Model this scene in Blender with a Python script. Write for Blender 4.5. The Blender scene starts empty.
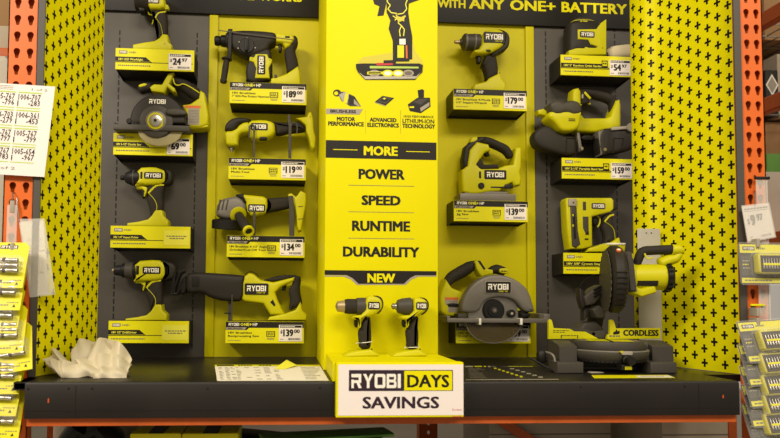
import bpy, bmesh, math, random
from mathutils import Vector, Matrix, noise
random.seed(7)
S = bpy.context.scene
C = S.collection
V = Vector
PI = math.pi
# ------------------------------------------------------------------ camera
F = 620.0
CAMX, CAMZ, CAMD = -0.0004, 0.30228, 2.24238
YAW, PITCH, ROLL = 0.06549, 0.04607, 0.00708
PPX, PPY = 324.30, 270.20
DZ = 0.8385                     # world height of the calibration frame
def _rot():
    cy, sy = math.cos(YAW), math.sin(YAW); cp, sp = math.cos(PITCH), math.sin(PITCH)
    cr, sr = math.cos(ROLL), math.sin(ROLL)
    Rz = Matrix(((cy, -sy, 0), (sy, cy, 0), (0, 0, 1)))
    M0 = Matrix(((1, 0, 0), (0, 0, -1), (0, 1, 0)))
    Rp = Matrix(((1, 0, 0), (0, cp, sp), (0, -sp, cp)))
    Rr = Matrix(((cr, -sr, 0), (sr, cr, 0), (0, 0, 1)))
    return Rr @ Rp @ M0 @ Rz
RM = _rot()
CAMP = V((CAMX, -CAMD, CAMZ + DZ))
def ray(u, v):
    return RM.transposed() @ V(((u - PPX) / F, (v - PPY) / F, 1.0))
def at(u, v, y):
    d = ray(u, v); return CAMP + d * ((y - CAMP.y) / d.y)
def on_z(u, v, z):
    d = ray(u, v); return CAMP + d * ((z - CAMP.z) / d.z)
def tr(ox, oy, s, y, floor=None):
    """zoomed-crop coordinates -> (x, z) on the plane Y = y"""
    def f(*a):
        def one(q):
            p = at(ox + q[0] / s, oy + q[1] / s, y)
            z = p.z
            if floor is not None and at(ox + q[0] / s, oy + q[1] / s, -.1 if y > -.2 else y).z < floor + .0015: z = floor
            return (p.x, z)
        if len(a) == 1 and isinstance(a[0], list): return [one(q) for q in a[0]]
        if len(a) == 1: return one(a[0])
        return one(a)
    f.y = y
    return f
cam = bpy.data.cameras.new('camera'); camo = bpy.data.objects.new('camera', cam); C.objects.link(camo)
cv = Matrix(((1, 0, 0), (0, -1, 0), (0, 0, -1)))
camo.matrix_world = Matrix.Translation(CAMP) @ (RM.transposed() @ cv).to_4x4()
cam.sensor_width = 36; cam.lens = F / 780 * 36
cam.shift_x = (390 - PPX) / 780; cam.shift_y = (PPY - 219) / 780
cam.clip_start = .05
cam.dof.use_dof = True; cam.dof.focus_distance = 2.05; cam.dof.aperture_fstop = 3.2
S.camera = camo
# ------------------------------------------------------------------ materials
def lin(c): return tuple(((x / 255) / 12.92 if x / 255 <= .04045 else (((x / 255) + .055) / 1.055) ** 2.4) for x in c)
MATS = {}
def mat(name, rgb, rough=.5, metal=0., bump=0., bscale=400., vary=0., vscale=8., alpha=None, spec=.3, sheen=0, coat=0):
    m = bpy.data.materials.new(name); m.use_nodes = True
    nt = m.node_tree; b = nt.nodes['Principled BSDF']
    col = lin(rgb) + (1,)
    b.inputs['Base Color'].default_value = col
    b.inputs['Roughness'].default_value = rough; b.inputs['Metallic'].default_value = metal
    b.inputs['Specular IOR Level'].default_value = spec
    if coat: b.inputs['Coat Weight'].default_value = coat; b.inputs['Coat Roughness'].default_value = .15
    tc = nt.nodes.new('ShaderNodeTexCoord')
    if vary:
        n = nt.nodes.new('ShaderNodeTexNoise'); n.inputs['Scale'].default_value = vscale; n.inputs['Detail'].default_value = 5
        nt.links.new(tc.outputs['Object'], n.inputs['Vector'])
        mr = nt.nodes.new('ShaderNodeMapRange'); mr.inputs[1].default_value = .3; mr.inputs[2].default_value = .7
        mr.inputs[3].default_value = 1 - vary; mr.inputs[4].default_value = 1 + vary
        nt.links.new(n.outputs['Fac'], mr.inputs[0])
        mx = nt.nodes.new('ShaderNodeVectorMath'); mx.operation = 'SCALE'
        mx.inputs[0].default_value = col[:3]; nt.links.new(mr.outputs[0], mx.inputs['Scale'])
        nt.links.new(mx.outputs[0], b.inputs['Base Color'])
        mr2 = nt.nodes.new('ShaderNodeMapRange'); mr2.inputs[3].default_value = max(.05, rough - .12); mr2.inputs[4].default_value = min(1, rough + .12)
        nt.links.new(n.outputs['Fac'], mr2.inputs[0]); nt.links.new(mr2.outputs[0], b.inputs['Roughness'])
    if bump:
        n = nt.nodes.new('ShaderNodeTexNoise'); n.inputs['Scale'].default_value = bscale
        nt.links.new(tc.outputs['Object'], n.inputs['Vector'])
        bp = nt.nodes.new('ShaderNodeBump'); bp.inputs['Strength'].default_value = bump; bp.inputs['Distance'].default_value = .001
        nt.links.new(n.outputs['Fac'], bp.inputs['Height']); nt.links.new(bp.outputs[0], b.inputs['Normal'])
    if alpha is not None:
        out = nt.nodes['Material Output']; t = nt.nodes.new('ShaderNodeBsdfTransparent'); ms = nt.nodes.new('ShaderNodeMixShader')
        ms.inputs[0].default_value = alpha
        nt.links.new(t.outputs[0], ms.inputs[1]); nt.links.new(b.outputs[0], ms.inputs[2]); nt.links.new(ms.outputs[0], out.inputs['Surface'])
    MATS[name] = m; return m
TY = mat('tool_yellow', (196, 191, 4), .42, bump=.15, bscale=900)
PY = mat('panel_yellow', (226, 218, 0), .5, vary=.03, vscale=3, spec=.15)
LY = mat('label_yellow', (224, 218, 4), .45)
PALE = mat('sticker_yellow', (230, 226, 70), .5)
DK = mat('tool_charcoal', (40, 36, 32), .55, bump=.3, bscale=700)
BK = mat('black_plastic', (22, 20, 18), .5)
RUB = mat('rubber_grip', (42, 37, 31), .72, bump=.6, bscale=500)
INK = mat('printed_black', (27, 23, 18), .5)
INK2 = mat('printed_plum', (48, 32, 46), .5)
WH = mat('white_card', (236, 228, 224), .5)
WHT = mat('white_print', (240, 236, 225), .5)
SIL = mat('bright_metal', (190, 184, 172), .3, 1.0)
PLT = mat('bare_plate', (186, 182, 174), .5, 0, vary=.08, vscale=6)
RCY = mat('recess_yellow', (203, 194, 0), .45, vary=.04, vscale=4, spec=.2)  # darker, greener yellow for the recessed back panels and their edge strips
CASEY = mat('case_yellow', (198, 190, 74), .4)
STL = mat('steel', (150, 145, 136), .35, .9)
GRY = mat('grey_casting', (118, 113, 106), .45, .25, bump=.3, bscale=500)
GRD = mat('grey_plastic', (68, 64, 58), .5, bump=.2, bscale=500)
LGR = mat('light_grey_plastic', (160, 152, 138), .5)
BRS = mat('brass_tip', (176, 156, 116), .4, .6)
PAN = mat('dark_grey_panel', (78, 74, 68), .48, vary=.05, vscale=4)
TRY = mat('black_steel_tray', (34, 31, 28), .45, vary=.05, vscale=20)
DECK = mat('black_shelf_steel', (30, 27, 24), .34, vary=.16, vscale=5, spec=.4)
FASC = mat('black_fascia_steel', (24, 20, 16), .45, vary=.06, vscale=7)
HDR = mat('header_black', (20, 17, 13), .5)
ORG = mat('orange_steel', (218, 104, 36), .42, vary=.06, vscale=9)
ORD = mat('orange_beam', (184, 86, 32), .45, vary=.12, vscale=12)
SCR = mat('orange_scratch', (190, 80, 30), .6)
REDI = mat('red_print', (196, 60, 60), .5)
ORP = mat('orange_print', (214, 110, 50), .5)
GRNP = mat('green_print', (178, 206, 90), .5)
PAPER = mat('paper', (236, 230, 214), .7)
PRN = mat('faded_print', (150, 146, 128), .7)
PRND = mat('grey_print', (112, 104, 92), .6)
BAGM = mat('cream_cloth', (206, 193, 160), .85, bump=.5, bscale=250)
def translucent(m, rgb, k):
    nt = m.node_tree; out = nt.nodes['Material Output']; t = nt.nodes.new('ShaderNodeBsdfTranslucent'); t.inputs[0].default_value = lin(rgb) + (1,)
    ms = nt.nodes.new('ShaderNodeMixShader'); ms.inputs[0].default_value = k
    nt.links.new(nt.nodes['Principled BSDF'].outputs[0], ms.inputs[1]); nt.links.new(t.outputs[0], ms.inputs[2]); nt.links.new(ms.outputs[0], out.inputs['Surface'])
CLOTH = mat('thin_cream_wrap', (226, 216, 188), .7, bump=.2, bscale=120); translucent(CLOTH, (220, 208, 176), .25)
CLEAR = mat('clear_plastic', (240, 240, 236), .12, alpha=.09, spec=.6)
CLEAR2 = mat('clear_sleeve', (240, 238, 230), .15, alpha=.3, spec=.6)
SMOKE = mat('smoky_guard', (96, 84, 58), .2, alpha=.62)
FROST = mat('translucent_guard', (176, 166, 126), .3, alpha=.78)
CARD = mat('brown_carton', (150, 116, 78), .75, vary=.06, vscale=6)
CARDL = mat('pale_carton', (176, 164, 144), .75, vary=.05, vscale=6)
FLOORM = mat('floor_concrete', (150, 142, 130), .35, vary=.08, vscale=3)
WALLM = mat('store_wall', (120, 108, 90), .8)
GREENB = mat('green_box', (96, 150, 66), .6)
WFAB = mat('white_wrap', (190, 180, 164), .5, bump=.4, bscale=60)
# ------------------------------------------------------------------ mesh builder
def inset_dirs(pts, dmax):
    """per-vertex inward displacement, limited so that the inset outline never crosses itself"""
    n = len(pts); P = [V(p) for p in pts]; out = []
    for i in range(n):
        p0, p1, p2 = P[i - 1], P[i], P[(i + 1) % n]
        e1, e2 = p1 - p0, p2 - p1
        l1, l2 = max(e1.length, 1e-7), max(e2.length, 1e-7)
        u1, u2 = e1 / l1, e2 / l2
        n1, n2 = V((-u1.y, u1.x)), V((-u2.y, u2.x))
        k = 1 + n1.dot(n2); m = (n1 + n2) / max(k, .5)
        if m.length < 1e-6: out.append(V((0, 0))); continue
        d = dmax; cr = u1.x * u2.y - u1.y * u2.x; cs = u1.dot(u2)
        if cr > 1e-4:                                   # convex: shift along both edges
            t = (1 - cs) / cr                            # tan(turn / 2)
            d = min(d, .48 * min(l1, l2) / max(t, 1e-6))
        md = m.normalized(); best = 1e9
        for q in range(n):
            if q in (i, (i - 1) % n): continue
            A, B = P[q], P[(q + 1) % n]; ab = B - A; den = md.x * ab.y - md.y * ab.x
            if abs(den) < 1e-12: continue
            ap = A - p1; t = (ap.x * ab.y - ap.y * ab.x) / den; s_ = (ap.x * md.y - ap.y * md.x) / den
            if t > 1e-7 and -.02 <= s_ <= 1.02: best = min(best, t)
        if best < 1e8: d = min(d, .42 * best / m.length)
        out.append(m * d)
    return out
def parea(p): return .5 * sum(p[i - 1][0] * p[i][1] - p[i][0] * p[i - 1][1] for i in range(len(p)))
def chaikin(p, it=1, q=.25):
    for _ in range(it):
        o = []
        for i in range(len(p)):
            a, b = p[i], p[(i + 1) % len(p)]
            o.append((a[0] * (1 - q) + b[0] * q, a[1] * (1 - q) + b[1] * q)); o.append((a[0] * q + b[0] * (1 - q), a[1] * q + b[1] * (1 - q)))
        p = o
    return p
def smooth_path(pts, n=4):
    P = [V(p) for p in pts]; out = []
    for i in range(len(P) - 1):
        a, b, c, d = P[max(i - 1, 0)], P[i], P[i + 1], P[min(i + 2, len(P) - 1)]
        for k in range(n):
            t = k / n
            out.append(.5 * ((2 * b) + (c - a) * t + (2 * a - 5 * b + 4 * c - d) * t * t + (3 * b - a - 3 * c + d) * t ** 3))
    out.append(P[-1]); return out
TXT = {}
def glyphs(s, bold, res=2):
    k = (s, bold, res)
    if k not in TXT:
        cu = bpy.data.curves.new('t', 'FONT'); cu.body = s; cu.size = 1; cu.resolution_u = res; cu.offset = bold; cu.fill_mode = 'FRONT'
        ob = bpy.data.objects.new('t', cu); C.objects.link(ob)
        dg = bpy.context.evaluated_depsgraph_get()
        me = bpy.data.meshes.new_from_object(ob.evaluated_get(dg))
        vs = [(v.co.x, v.co.y) for v in me.vertices]; fs = [tuple(p.vertices) for p in me.polygons]
        bpy.data.objects.remove(ob); bpy.data.curves.remove(cu); bpy.data.meshes.remove(me)
        TXT[k] = (vs, fs)
    return TXT[k]
RY = [(1.0, [[(0, 0), (.24, 0), (.24, .6), (0, .6)], [(0, .76), (.95, .76), (.95, 1), (0, 1)], [(.7, .36), (.95, .36), (.95, 1), (.7, 1)], [(.24, .36), (.95, .36), (.95, .56), (.24, .56)], [(.48, .4), (.76, .4), (1, 0), (.7, 0)]]),
      (1.0, [[(0, 1), (.3, 1), (.5, .66), (.37, .45)], [(.7, 1), (1, 1), (.63, .45), (.5, .66)], [(.37, 0), (.63, 0), (.63, .46), (.37, .46)], [(.37, .45), (.63, .45), (.5, .66)]]),
      (1.05, [[(0, .12), (.12, 0), (.26, .2), (.26, .8), (.12, 1), (0, .88)], [(1, .12), (.88, 0), (.74, .2), (.74, .8), (.88, 1), (1, .88)], [(.12, 0), (.88, 0), (.74, .22), (.26, .22)], [(.12, 1), (.26, .78), (.74, .78), (.88, 1)]]),
      (.95, [[(0, 0), (.25, 0), (.25, 1), (0, 1)], [(.2, 0), (.85, 0), (.85, .21), (.2, .21)], [(.2, .4), (.85, .4), (.85, .6), (.2, .6)], [(.2, .79), (.85, .79), (.85, 1), (.2, 1)], [(.74, .04), (.9, 0), (1, .1), (1, .42), (.9, .5), (.74, .5)], [(.74, .5), (.88, .5), (.96, .6), (.96, .9), (.86, 1), (.74, 1)]]),
      (.3, [[(0, 0), (1, 0), (1, 1), (0, 1)]])]
class MB:
    def __init__(s): s.v = []; s.f = []; s.m = []; s.mats = []
    def mi(s, m):
        if m not in s.mats: s.mats.append(m)
        return s.mats.index(m)
    def add(s, vs, fs, m):
        o = len(s.v); s.v += [tuple(v) for v in vs]; k = s.mi(m)
        for f in fs: s.f.append(tuple(i + o for i in f)); s.m.append(k)
        return s
    def box(s, x0, x1, y0, y1, z0, z1, m, b=0):
        x0, x1 = min(x0, x1), max(x0, x1); z0, z1 = min(z0, z1), max(z0, z1)
        if b <= 0:
            vs = [(x, y, z) for x in (x0, x1) for y in (y0, y1) for z in (z0, z1)]
            s.add(vs, [(0, 1, 3, 2), (4, 6, 7, 5), (0, 4, 5, 1), (2, 3, 7, 6), (0, 2, 6, 4), (1, 5, 7, 3)], m)
        else:
            s.prism([(x0, z0), (x1, z0), (x1, z1), (x0, z1)], y0, y1, m, b=b, seg=2, corner=b)
        return s
    def prism(s, pts, y0, y1, m, b=0., seg=3, sm=0, corner=0, back=True):
        """profile in XZ, extruded from y0 (front) to y1, cap edges rounded by b"""
        if sm: pts = chaikin(pts, sm)
        if parea(pts) < 0: pts = pts[::-1]
        if corner:
            o = []
            for i in range(len(pts)):
                p0, p1, p2 = V(pts[i - 1]), V(pts[i]), V(pts[(i + 1) % len(pts)])
                o.append(tuple(p1 + (p0 - p1).normalized() * corner)); o.append(tuple(p1 + (p2 - p1).normalized() * corner))
            pts = o
        b = min(b, (y1 - y0) * .49)
        prof = []
        if b > 0:
            for i in range(seg + 1):
                a = PI / 2 * i / seg; prof.append((b * (1 - math.sin(a)), y0 + b * (1 - math.cos(a))))
            if back: prof += [(i_, y1 - (y_ - y0)) for i_, y_ in reversed(prof)]
            else: prof.append((0, y1))
        else: prof = [(0, y0), (0, y1)]
        n = len(pts); vs = []; fs = []; D_ = inset_dirs(pts, b) if b > 0 else None
        for ins, y in prof:
            q = [(p[0] + v.x * ins / b, p[1] + v.y * ins / b) for p, v in zip(pts, D_)] if ins > 1e-7 else pts
            vs += [(x, y, z) for x, z in q]
        for r in range(len(prof) - 1):
            for i in range(n):
                j = (i + 1) % n
                fs.append((r * n + i, r * n + j, (r + 1) * n + j, (r + 1) * n + i))
        fs.append(tuple(range(n))[::-1]); o = (len(prof) - 1) * n; fs.append(tuple(range(o, o + n)))
        return s.add(vs, fs, m)
    def extr(s, pts3, vec, m):
        n = len(pts3); vs = [V(p) for p in pts3] + [V(p) + V(vec) for p in pts3]
        fs = [tuple(range(n)), tuple(range(2 * n - 1, n - 1, -1))] + [(i, (i + 1) % n, n + (i + 1) % n, n + i) for i in range(n)]
        return s.add(vs, fs, m)
    def sweep(s, path, ra, rb, m, n=14, p=2., ref=(0, 1, 0), sm=0, round_ends=True):
        """superelliptic section swept on a path; ra across, rb along ref (depth)"""
        P = [V(q) for q in path]
        k0 = len(P)
        def lst(r): return list(r) if isinstance(r, (list, tuple)) else [r] * k0
        ra, rb = lst(ra), lst(rb)
        if sm:
            P2 = smooth_path(P, sm)
            def itp(r):
                return [r[int(i / sm)] if i % sm == 0 else r[i // sm] * (1 - (i % sm) / sm) + r[min(i // sm + 1, k0 - 1)] * ((i % sm) / sm) for i in range(len(P2))]
            ra, rb = itp(ra), itp(rb); P = P2
        T = [(P[min(i + 1, len(P) - 1)] - P[max(i - 1, 0)]).normalized() for i in range(len(P))]
        if round_ends:
            h = min(ra[0], rb[0]); P0, r0, q0 = P[0], ra[0], rb[0]; h1 = min(ra[-1], rb[-1]); P1, r1, q1 = P[-1], ra[-1], rb[-1]
            pre = [(P0 - T[0] * h * .5 * math.sin(a), math.cos(a)) for a in (1.4, .95, .5)]
            post = [(P1 + T[-1] * h1 * .5 * math.sin(a), math.cos(a)) for a in (.5, .95, 1.4)]
            P = [a for a, c in pre] + P + [a for a, c in post]
            ra = [r0 * c for a, c in pre] + ra + [r1 * c for a, c in post]; rb = [q0 * c for a, c in pre] + rb + [q1 * c for a, c in post]
            T = [T[0]] * 3 + T + [T[-1]] * 3
        vs = []; fs = []
        for i, q in enumerate(P):
            r = V(ref) - T[i] * V(ref).dot(T[i])
            if r.length < 1e-6: r = V((1, 0, 0)) - T[i] * T[i].x
            r.normalize(); a = r.cross(T[i])
            for k in range(n):
                t = 2 * PI * k / n; c, w = math.cos(t), math.sin(t)
                c = math.copysign(abs(c) ** (2 / p), c); w = math.copysign(abs(w) ** (2 / p), w)
                vs.append(q + a * (c * ra[i]) + r * (w * rb[i]))
        for i in range(len(P) - 1):
            for k in range(n): fs.append((i * n + k, i * n + (k + 1) % n, (i + 1) * n + (k + 1) % n, (i + 1) * n + k))
        fs.append(tuple(range(n))); fs.append(tuple(range((len(P) - 1) * n, len(P) * n)))
        return s.add(vs, fs, m)
    def tube(s, path, r, m, n=10, sm=0): return s.sweep(path, r, r, m, n=n, sm=sm, round_ends=False)
    def lathe(s, p0, d, prof, m, n=24, a0=0, a1=2 * PI):
        d = V(d).normalized(); u = d.orthogonal().normalized(); w = d.cross(u)
        full = abs(a1 - a0 - 2 * PI) < 1e-6
        k = n if full else n + 1
        vs = []; fs = []
        for t, r in prof:
            for i in range(k):
                a = a0 + (a1 - a0) * i / n
                vs.append(V(p0) + d * t + (u * math.cos(a) + w * math.sin(a)) * max(r, 1e-5))
        for j in range(len(prof) - 1):
            for i in range(n):
                i2 = (i + 1) % k
                fs.append((j * k + i, j * k + i2, (j + 1) * k + i2, (j + 1) * k + i))
        if full: fs.append(tuple(range(k))); fs.append(tuple(range((len(prof) - 1) * k, len(prof) * k)))
        return s.add(vs, fs, m)
    def quad(s, pts, y, m): return s.add([(x, y, z) for x, z in pts], [tuple(range(len(pts)))], m)
    def rect(s, x0, z0, x1, z1, y, m): return s.quad([(x0, z0), (x1, z0), (x1, z1), (x0, z1)], y, m)
    def text(s, t, org, h, m, w=None, al='L', bold=.0, ux=(1, 0, 0), uz=(0, 0, 1), res=2):
        fat = bold if res > 1 else 0
        vs, fs = glyphs(t, 0. if fat else bold, res)
        if not vs: return s
        if fat:
            v0, f0 = vs, fs; vs, fs = [], []
            for dx, dy in ((-1, -1), (1, -1), (1, 1), (-1, 1), (0, 0)):
                o_ = len(vs); vs += [(p[0] + dx * fat, p[1] + dy * fat * .55 + fat * .55) for p in v0]; fs += [tuple(i + o_ for i in q) for q in f0]
        H = (max(v[1] for v in glyphs('H', 0., 2)[0]) or 1) + fat * 1.1
        x0 = min(v[0] for v in vs); x1 = max(v[0] for v in vs)
        k = h / H; kx = k if w is None else w / (x1 - x0)
        off = 0 if al == 'L' else -(x1 - x0) / 2 if al == 'C' else -(x1 - x0)
        o, ux, uz = V(org), V(ux), V(uz); nn = ux.cross(uz); lv = len(vs) // (5 if fat else 1)
        return s.add([o + ux * ((v[0] - x0 + off) * kx) + uz * (v[1] * k) + nn * (.00004 * (i // lv)) for i, v in enumerate(vs)], fs, m)
    def ryobi(s, org, w, h, m, ux=(1, 0, 0), uz=(0, 0, 1)):
        tot = sum(a for a, _ in RY) + .12 * 4; k = w / tot; x = 0; o, ux, uz = V(org), V(ux), V(uz)
        for a, polys in RY:
            for ip, p in enumerate(polys): s.add([o + ux * ((x + q[0] * a) * k) + uz * (q[1] * h) + ux.cross(uz) * (.00004 * ip) for q in p], [tuple(range(len(p)))], m)
            x += a + .12
        return s
    def logo(s, x0, z0, x1, z1, y, plate=None, ink=None, edge=None, sub=False):
        """dark raised nameplate with the word on it; y = its front face"""
        plate = plate or INK; ink = ink or WHT
        w, h = x1 - x0, z1 - z0
        if edge: s.prism([(x0 - .0015, z0 - .0015), (x1 + .0015, z0 - .0015), (x1 + .0015, z1 + .0015), (x0 - .0015, z1 + .0015)], y + .0004, y + .006, edge, b=.0008, seg=1, corner=.003)
        s.prism([(x0, z0), (x1, z0), (x1, z1), (x0, z1)], y, y + .006, plate, b=.0006, seg=1, corner=min(.003, h * .2))
        zz = z0 + h * (.3 if sub else .2)
        s.ryobi((x0 + w * .1, y - .0004, zz), w * .8, h * (.5 if sub else .6), ink)
        if sub: s.text('ONE+ HP', (x0 + w * .5, y - .0004, z0 + h * .1), h * .14, LY, w=w * .38, res=1)
        return s
    def dashes(s, x0, x1, z, h, y, m, ux=None, gap=.3, word=.007):
        x = x0
        while x < x1 - .001:
            w = min(word * random.uniform(.5, 1.4), x1 - x)
            s.rect(x, z, x + w, z + h, y, m); x += w + word * gap
        return s
    def build(s, name, parent=None, root=None, origin=None, smooth=True):
        o = V(origin) if origin is not None else V((0, 0, 0))
        if root is not None: o = root_loc(root)
        me = bpy.data.meshes.new(name)
        me.from_pydata([tuple(V(v) - o) for v in s.v], [], s.f)
        for m in s.mats: me.materials.append(m)
        me.polygons.foreach_set('material_index', s.m)
        bm = bmesh.new(); bm.from_mesh(me); bmesh.ops.recalc_face_normals(bm, faces=bm.faces); bm.to_mesh(me); bm.free()
        if smooth:
            me.polygons.foreach_set('use_smooth', [True] * len(me.polygons)); me.set_sharp_from_angle(angle=math.radians(34))
        me.update()
        ob = bpy.data.objects.new(name, me); C.objects.link(ob)
        if parent is not None: ob.parent = parent
        else: ob.location = o
        return ob
def root_loc(o):
    while o.parent: o = o.parent
    return o.location.copy()
def thing(name, label, cat, loc, group=None):
    o = bpy.data.objects.new(name, None); o.empty_display_size = .05; C.objects.link(o); o.location = loc
    o['label'] = label; o['category'] = cat
    if group: o['group'] = group
    return o
def part(name, mb, parent, label=None):
    ob = mb.build(name, parent=parent, root=parent)
    if label: ob['label'] = label
    return ob
def solo(name, mb, label, cat, loc, group=None, kind=None):
    ob = mb.build(name, origin=loc)
    if kind: ob['kind'] = kind
    else: ob['label'] = label; ob['category'] = cat
    if group: ob['group'] = group
    return ob
def copy_tree(o, parent=None):
    c = o.copy(); C.objects.link(c)
    if parent: c.parent = parent
    for ch in [k for k in ALLCH(o)]: copy_tree(ch, c)
    return c
def ALLCH(o): return [k for k in list(bpy.data.objects) if k.parent == o]
# ------------------------------------------------------------------ light
W = bpy.data.worlds.new('store_light'); S.world = W; W.use_nodes = True
W.node_tree.nodes['Background'].inputs[0].default_value = (1.0, .89, .73, 1)
W.node_tree.nodes['Background'].inputs[1].default_value = .40
def lamp(name, loc, target, sx, sy, power, col=(1, .88, .70)):
    l = bpy.data.lights.new(name, 'AREA'); l.shape = 'RECTANGLE'; l.size = sx; l.size_y = sy; l.energy = power; l.color = col
    o = bpy.data.objects.new(name, l); C.objects.link(o); o.location = loc
    o.rotation_euler = (V(target) - V(loc)).to_track_quat('-Z', 'Y').to_euler(); return o
lamp('aisle_lamp', (-3.0, -3.6, 3.9), (.6, -.3, 1.4), 1.6, .8, 172)
lamp('aisle_lamp', (.6, -4.2, 4.4), (.3, -.3, 1.4), 2.2, .8, 122)
lamp('aisle_lamp', (3.4, -3.6, 4.2), (.2, -.3, 1.4), 1.2, .8, 60)
S.view_settings.view_transform = 'Standard'; S.view_settings.look = 'None'
S.view_settings.gamma = 1; S.view_settings.exposure = 0
SZ = .93
FY = -.66
UPY = -.562
# ------------------------------------------------------------------ setting
solo('floor', MB().box(-5, 6, -6, 7, -.05, 0, FLOORM), '', '', (0, 0, 0), kind='structure')
solo('wall_back', MB().box(-5, 6, 6.8, 6.95, 0, 6, WALLM), '', '', (0, 6.8, 0), kind='structure')

def plate_holes(mb, x0, x1, z0, z1, y0, y1, holes, m):
    """flat plate whose holes are given as polygons; every hole sits in its own rectangular cell"""
    rows = {}
    for h in holes:
        cz = round(sum(p[1] for p in h) / len(h), 4); rows.setdefault(cz, []).append(h)
    zs = sorted(rows); zc = z0
    for cz in zs:
        hs = sorted(rows[cz], key=lambda h: h[0][0])
        lo = min(p[1] for h in hs for p in h) - .002; hi = max(p[1] for h in hs for p in h) + .002
        if lo > zc: mb.rect(x0, zc, x1, lo, y0, m)
        cs = [sum(p[0] for p in h) / len(h) for h in hs]
        xs = [x0] + [(cs[i] + cs[i + 1]) / 2 for i in range(len(cs) - 1)] + [x1]
        for i, h in enumerate(hs):
            a, b_ = xs[i], xs[i + 1]; cx = cs[i]; cy = (lo + hi) / 2; out = []
            for p in h:
                dx, dz = p[0] - cx, p[1] - cy
                t = min(((b_ - cx) / dx if dx > 1e-9 else (a - cx) / dx if dx < -1e-9 else 1e9), ((hi - cy) / dz if dz > 1e-9 else (lo - cy) / dz if dz < -1e-9 else 1e9))
                out.append((cx + dx * t, cy + dz * t))
            n = len(h)
            for k in range(n):
                q = (k + 1) % n; A, B = out[k], out[q]; poly = [h[k], h[q], B]
                sa = abs(A[0] - a) < 1e-6 or abs(A[0] - b_) < 1e-6; sb = abs(B[0] - a) < 1e-6 or abs(B[0] - b_) < 1e-6
                if sa != sb: poly.append((A[0], B[1]) if sa else (B[0], A[1]))
                poly.append(A); mb.quad(poly, y0, m)
        zc = hi
    mb.rect(x0, zc, x1, z1, y0, m)
    for h in holes:
        n = len(h); mb.add([(x, y0, z) for x, z in h] + [(x, y1, z) for x, z in h], [(i, (i + 1) % n, n + (i + 1) % n, n + i) for i in range(n)], m)
def upright(px0, px1, pyref, first_hole_px, pitch, label, zlo, zhi, colx):
    a = at(px0, pyref, UPY).x; b = at(px1, pyref, UPY).x
    zf = at(px0, first_hole_px, UPY).z
    w = b - a; holes = []
    z = zf
    while z > zlo + .05: z -= pitch
    z += pitch
    while z < zhi - .03:
        for f in colx:
            cx = a + w * f; r = .0090
            h = [(cx + r * math.cos(t), z + r * math.sin(t)) for t in [math.radians(k) for k in (-35, 0, 35, 70, 110, 145, 180, 215)]]
            h += [(cx - .0052, z - .011), (cx - .0048, z - .0165), (cx - .003, z - .0195), (cx + .003, z - .0195), (cx + .0048, z - .0165), (cx + .0052, z - .011)]
            holes.append(h)
        z += pitch
    m = MB(); plate_holes(m, a, b, zlo, zhi, UPY, UPY + .003, holes, ORG)
    m.box(a, a + .003, UPY, UPY + .03, zlo, zhi, ORG); m.box(b - .003, b, UPY, UPY + .03, zlo, zhi, ORG)
    m.box(a + .001, a + .018, UPY + .027, UPY + .03, zlo, zhi, ORG); m.box(b - .018, b - .001, UPY + .027, UPY + .03, zlo, zhi, ORG)
    # plain web of the column some way behind the perforated face
    m.box(a + .003, b - .003, UPY + .018, UPY + .019, zlo, zhi, ORD)
    m2 = MB(); m2.box(a - .03, b + .03, UPY - .02, UPY + .1, zlo - .008, zlo, ORG); m2.box(a - .01, b + .01, UPY - .01, UPY + .085, zlo, zlo + .02, ORG)
    r = thing('rack_upright', label, 'rack post', ((a + b) / 2, UPY + .03, 0))
    part('post', m, r); part('foot_plate', m2, r)
    return a, b
UL = upright(7.5, 37.5, 60, 17.5, .0452, 'orange perforated steel rack post on the left, behind the sheet of stock numbers', .008, 2.62, (.3, .74))
UR = upright(740.5, 763, 60, 11.5, .0452, 'orange perforated steel rack post on the right, behind the small hanging price card', .008, 2.62, (.3, .74))

# dark trim strips between posts and perforated panels
xl = at(43.5, 60, UPY).x; xl0 = UL[1]
solo('side_trim', MB().box(at(37, 60, -.568).x, at(44, 60, -.568).x, -.568, -.5635, SZ + .002, 2.58, PAN), 'dark grey vertical trim strip beside the left orange post', 'trim strip', (xl0, UPY + .04, SZ))
xr = at(733.5, 60, UPY).x
solo('side_trim', MB().box(at(734.6, 60, -.568).x, at(741.5, 60, -.568).x, -.568, -.5635, SZ + .002, 2.58, PAN), 'dark grey vertical trim strip beside the right orange post', 'trim strip', (xr, UPY + .04, SZ))

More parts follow.
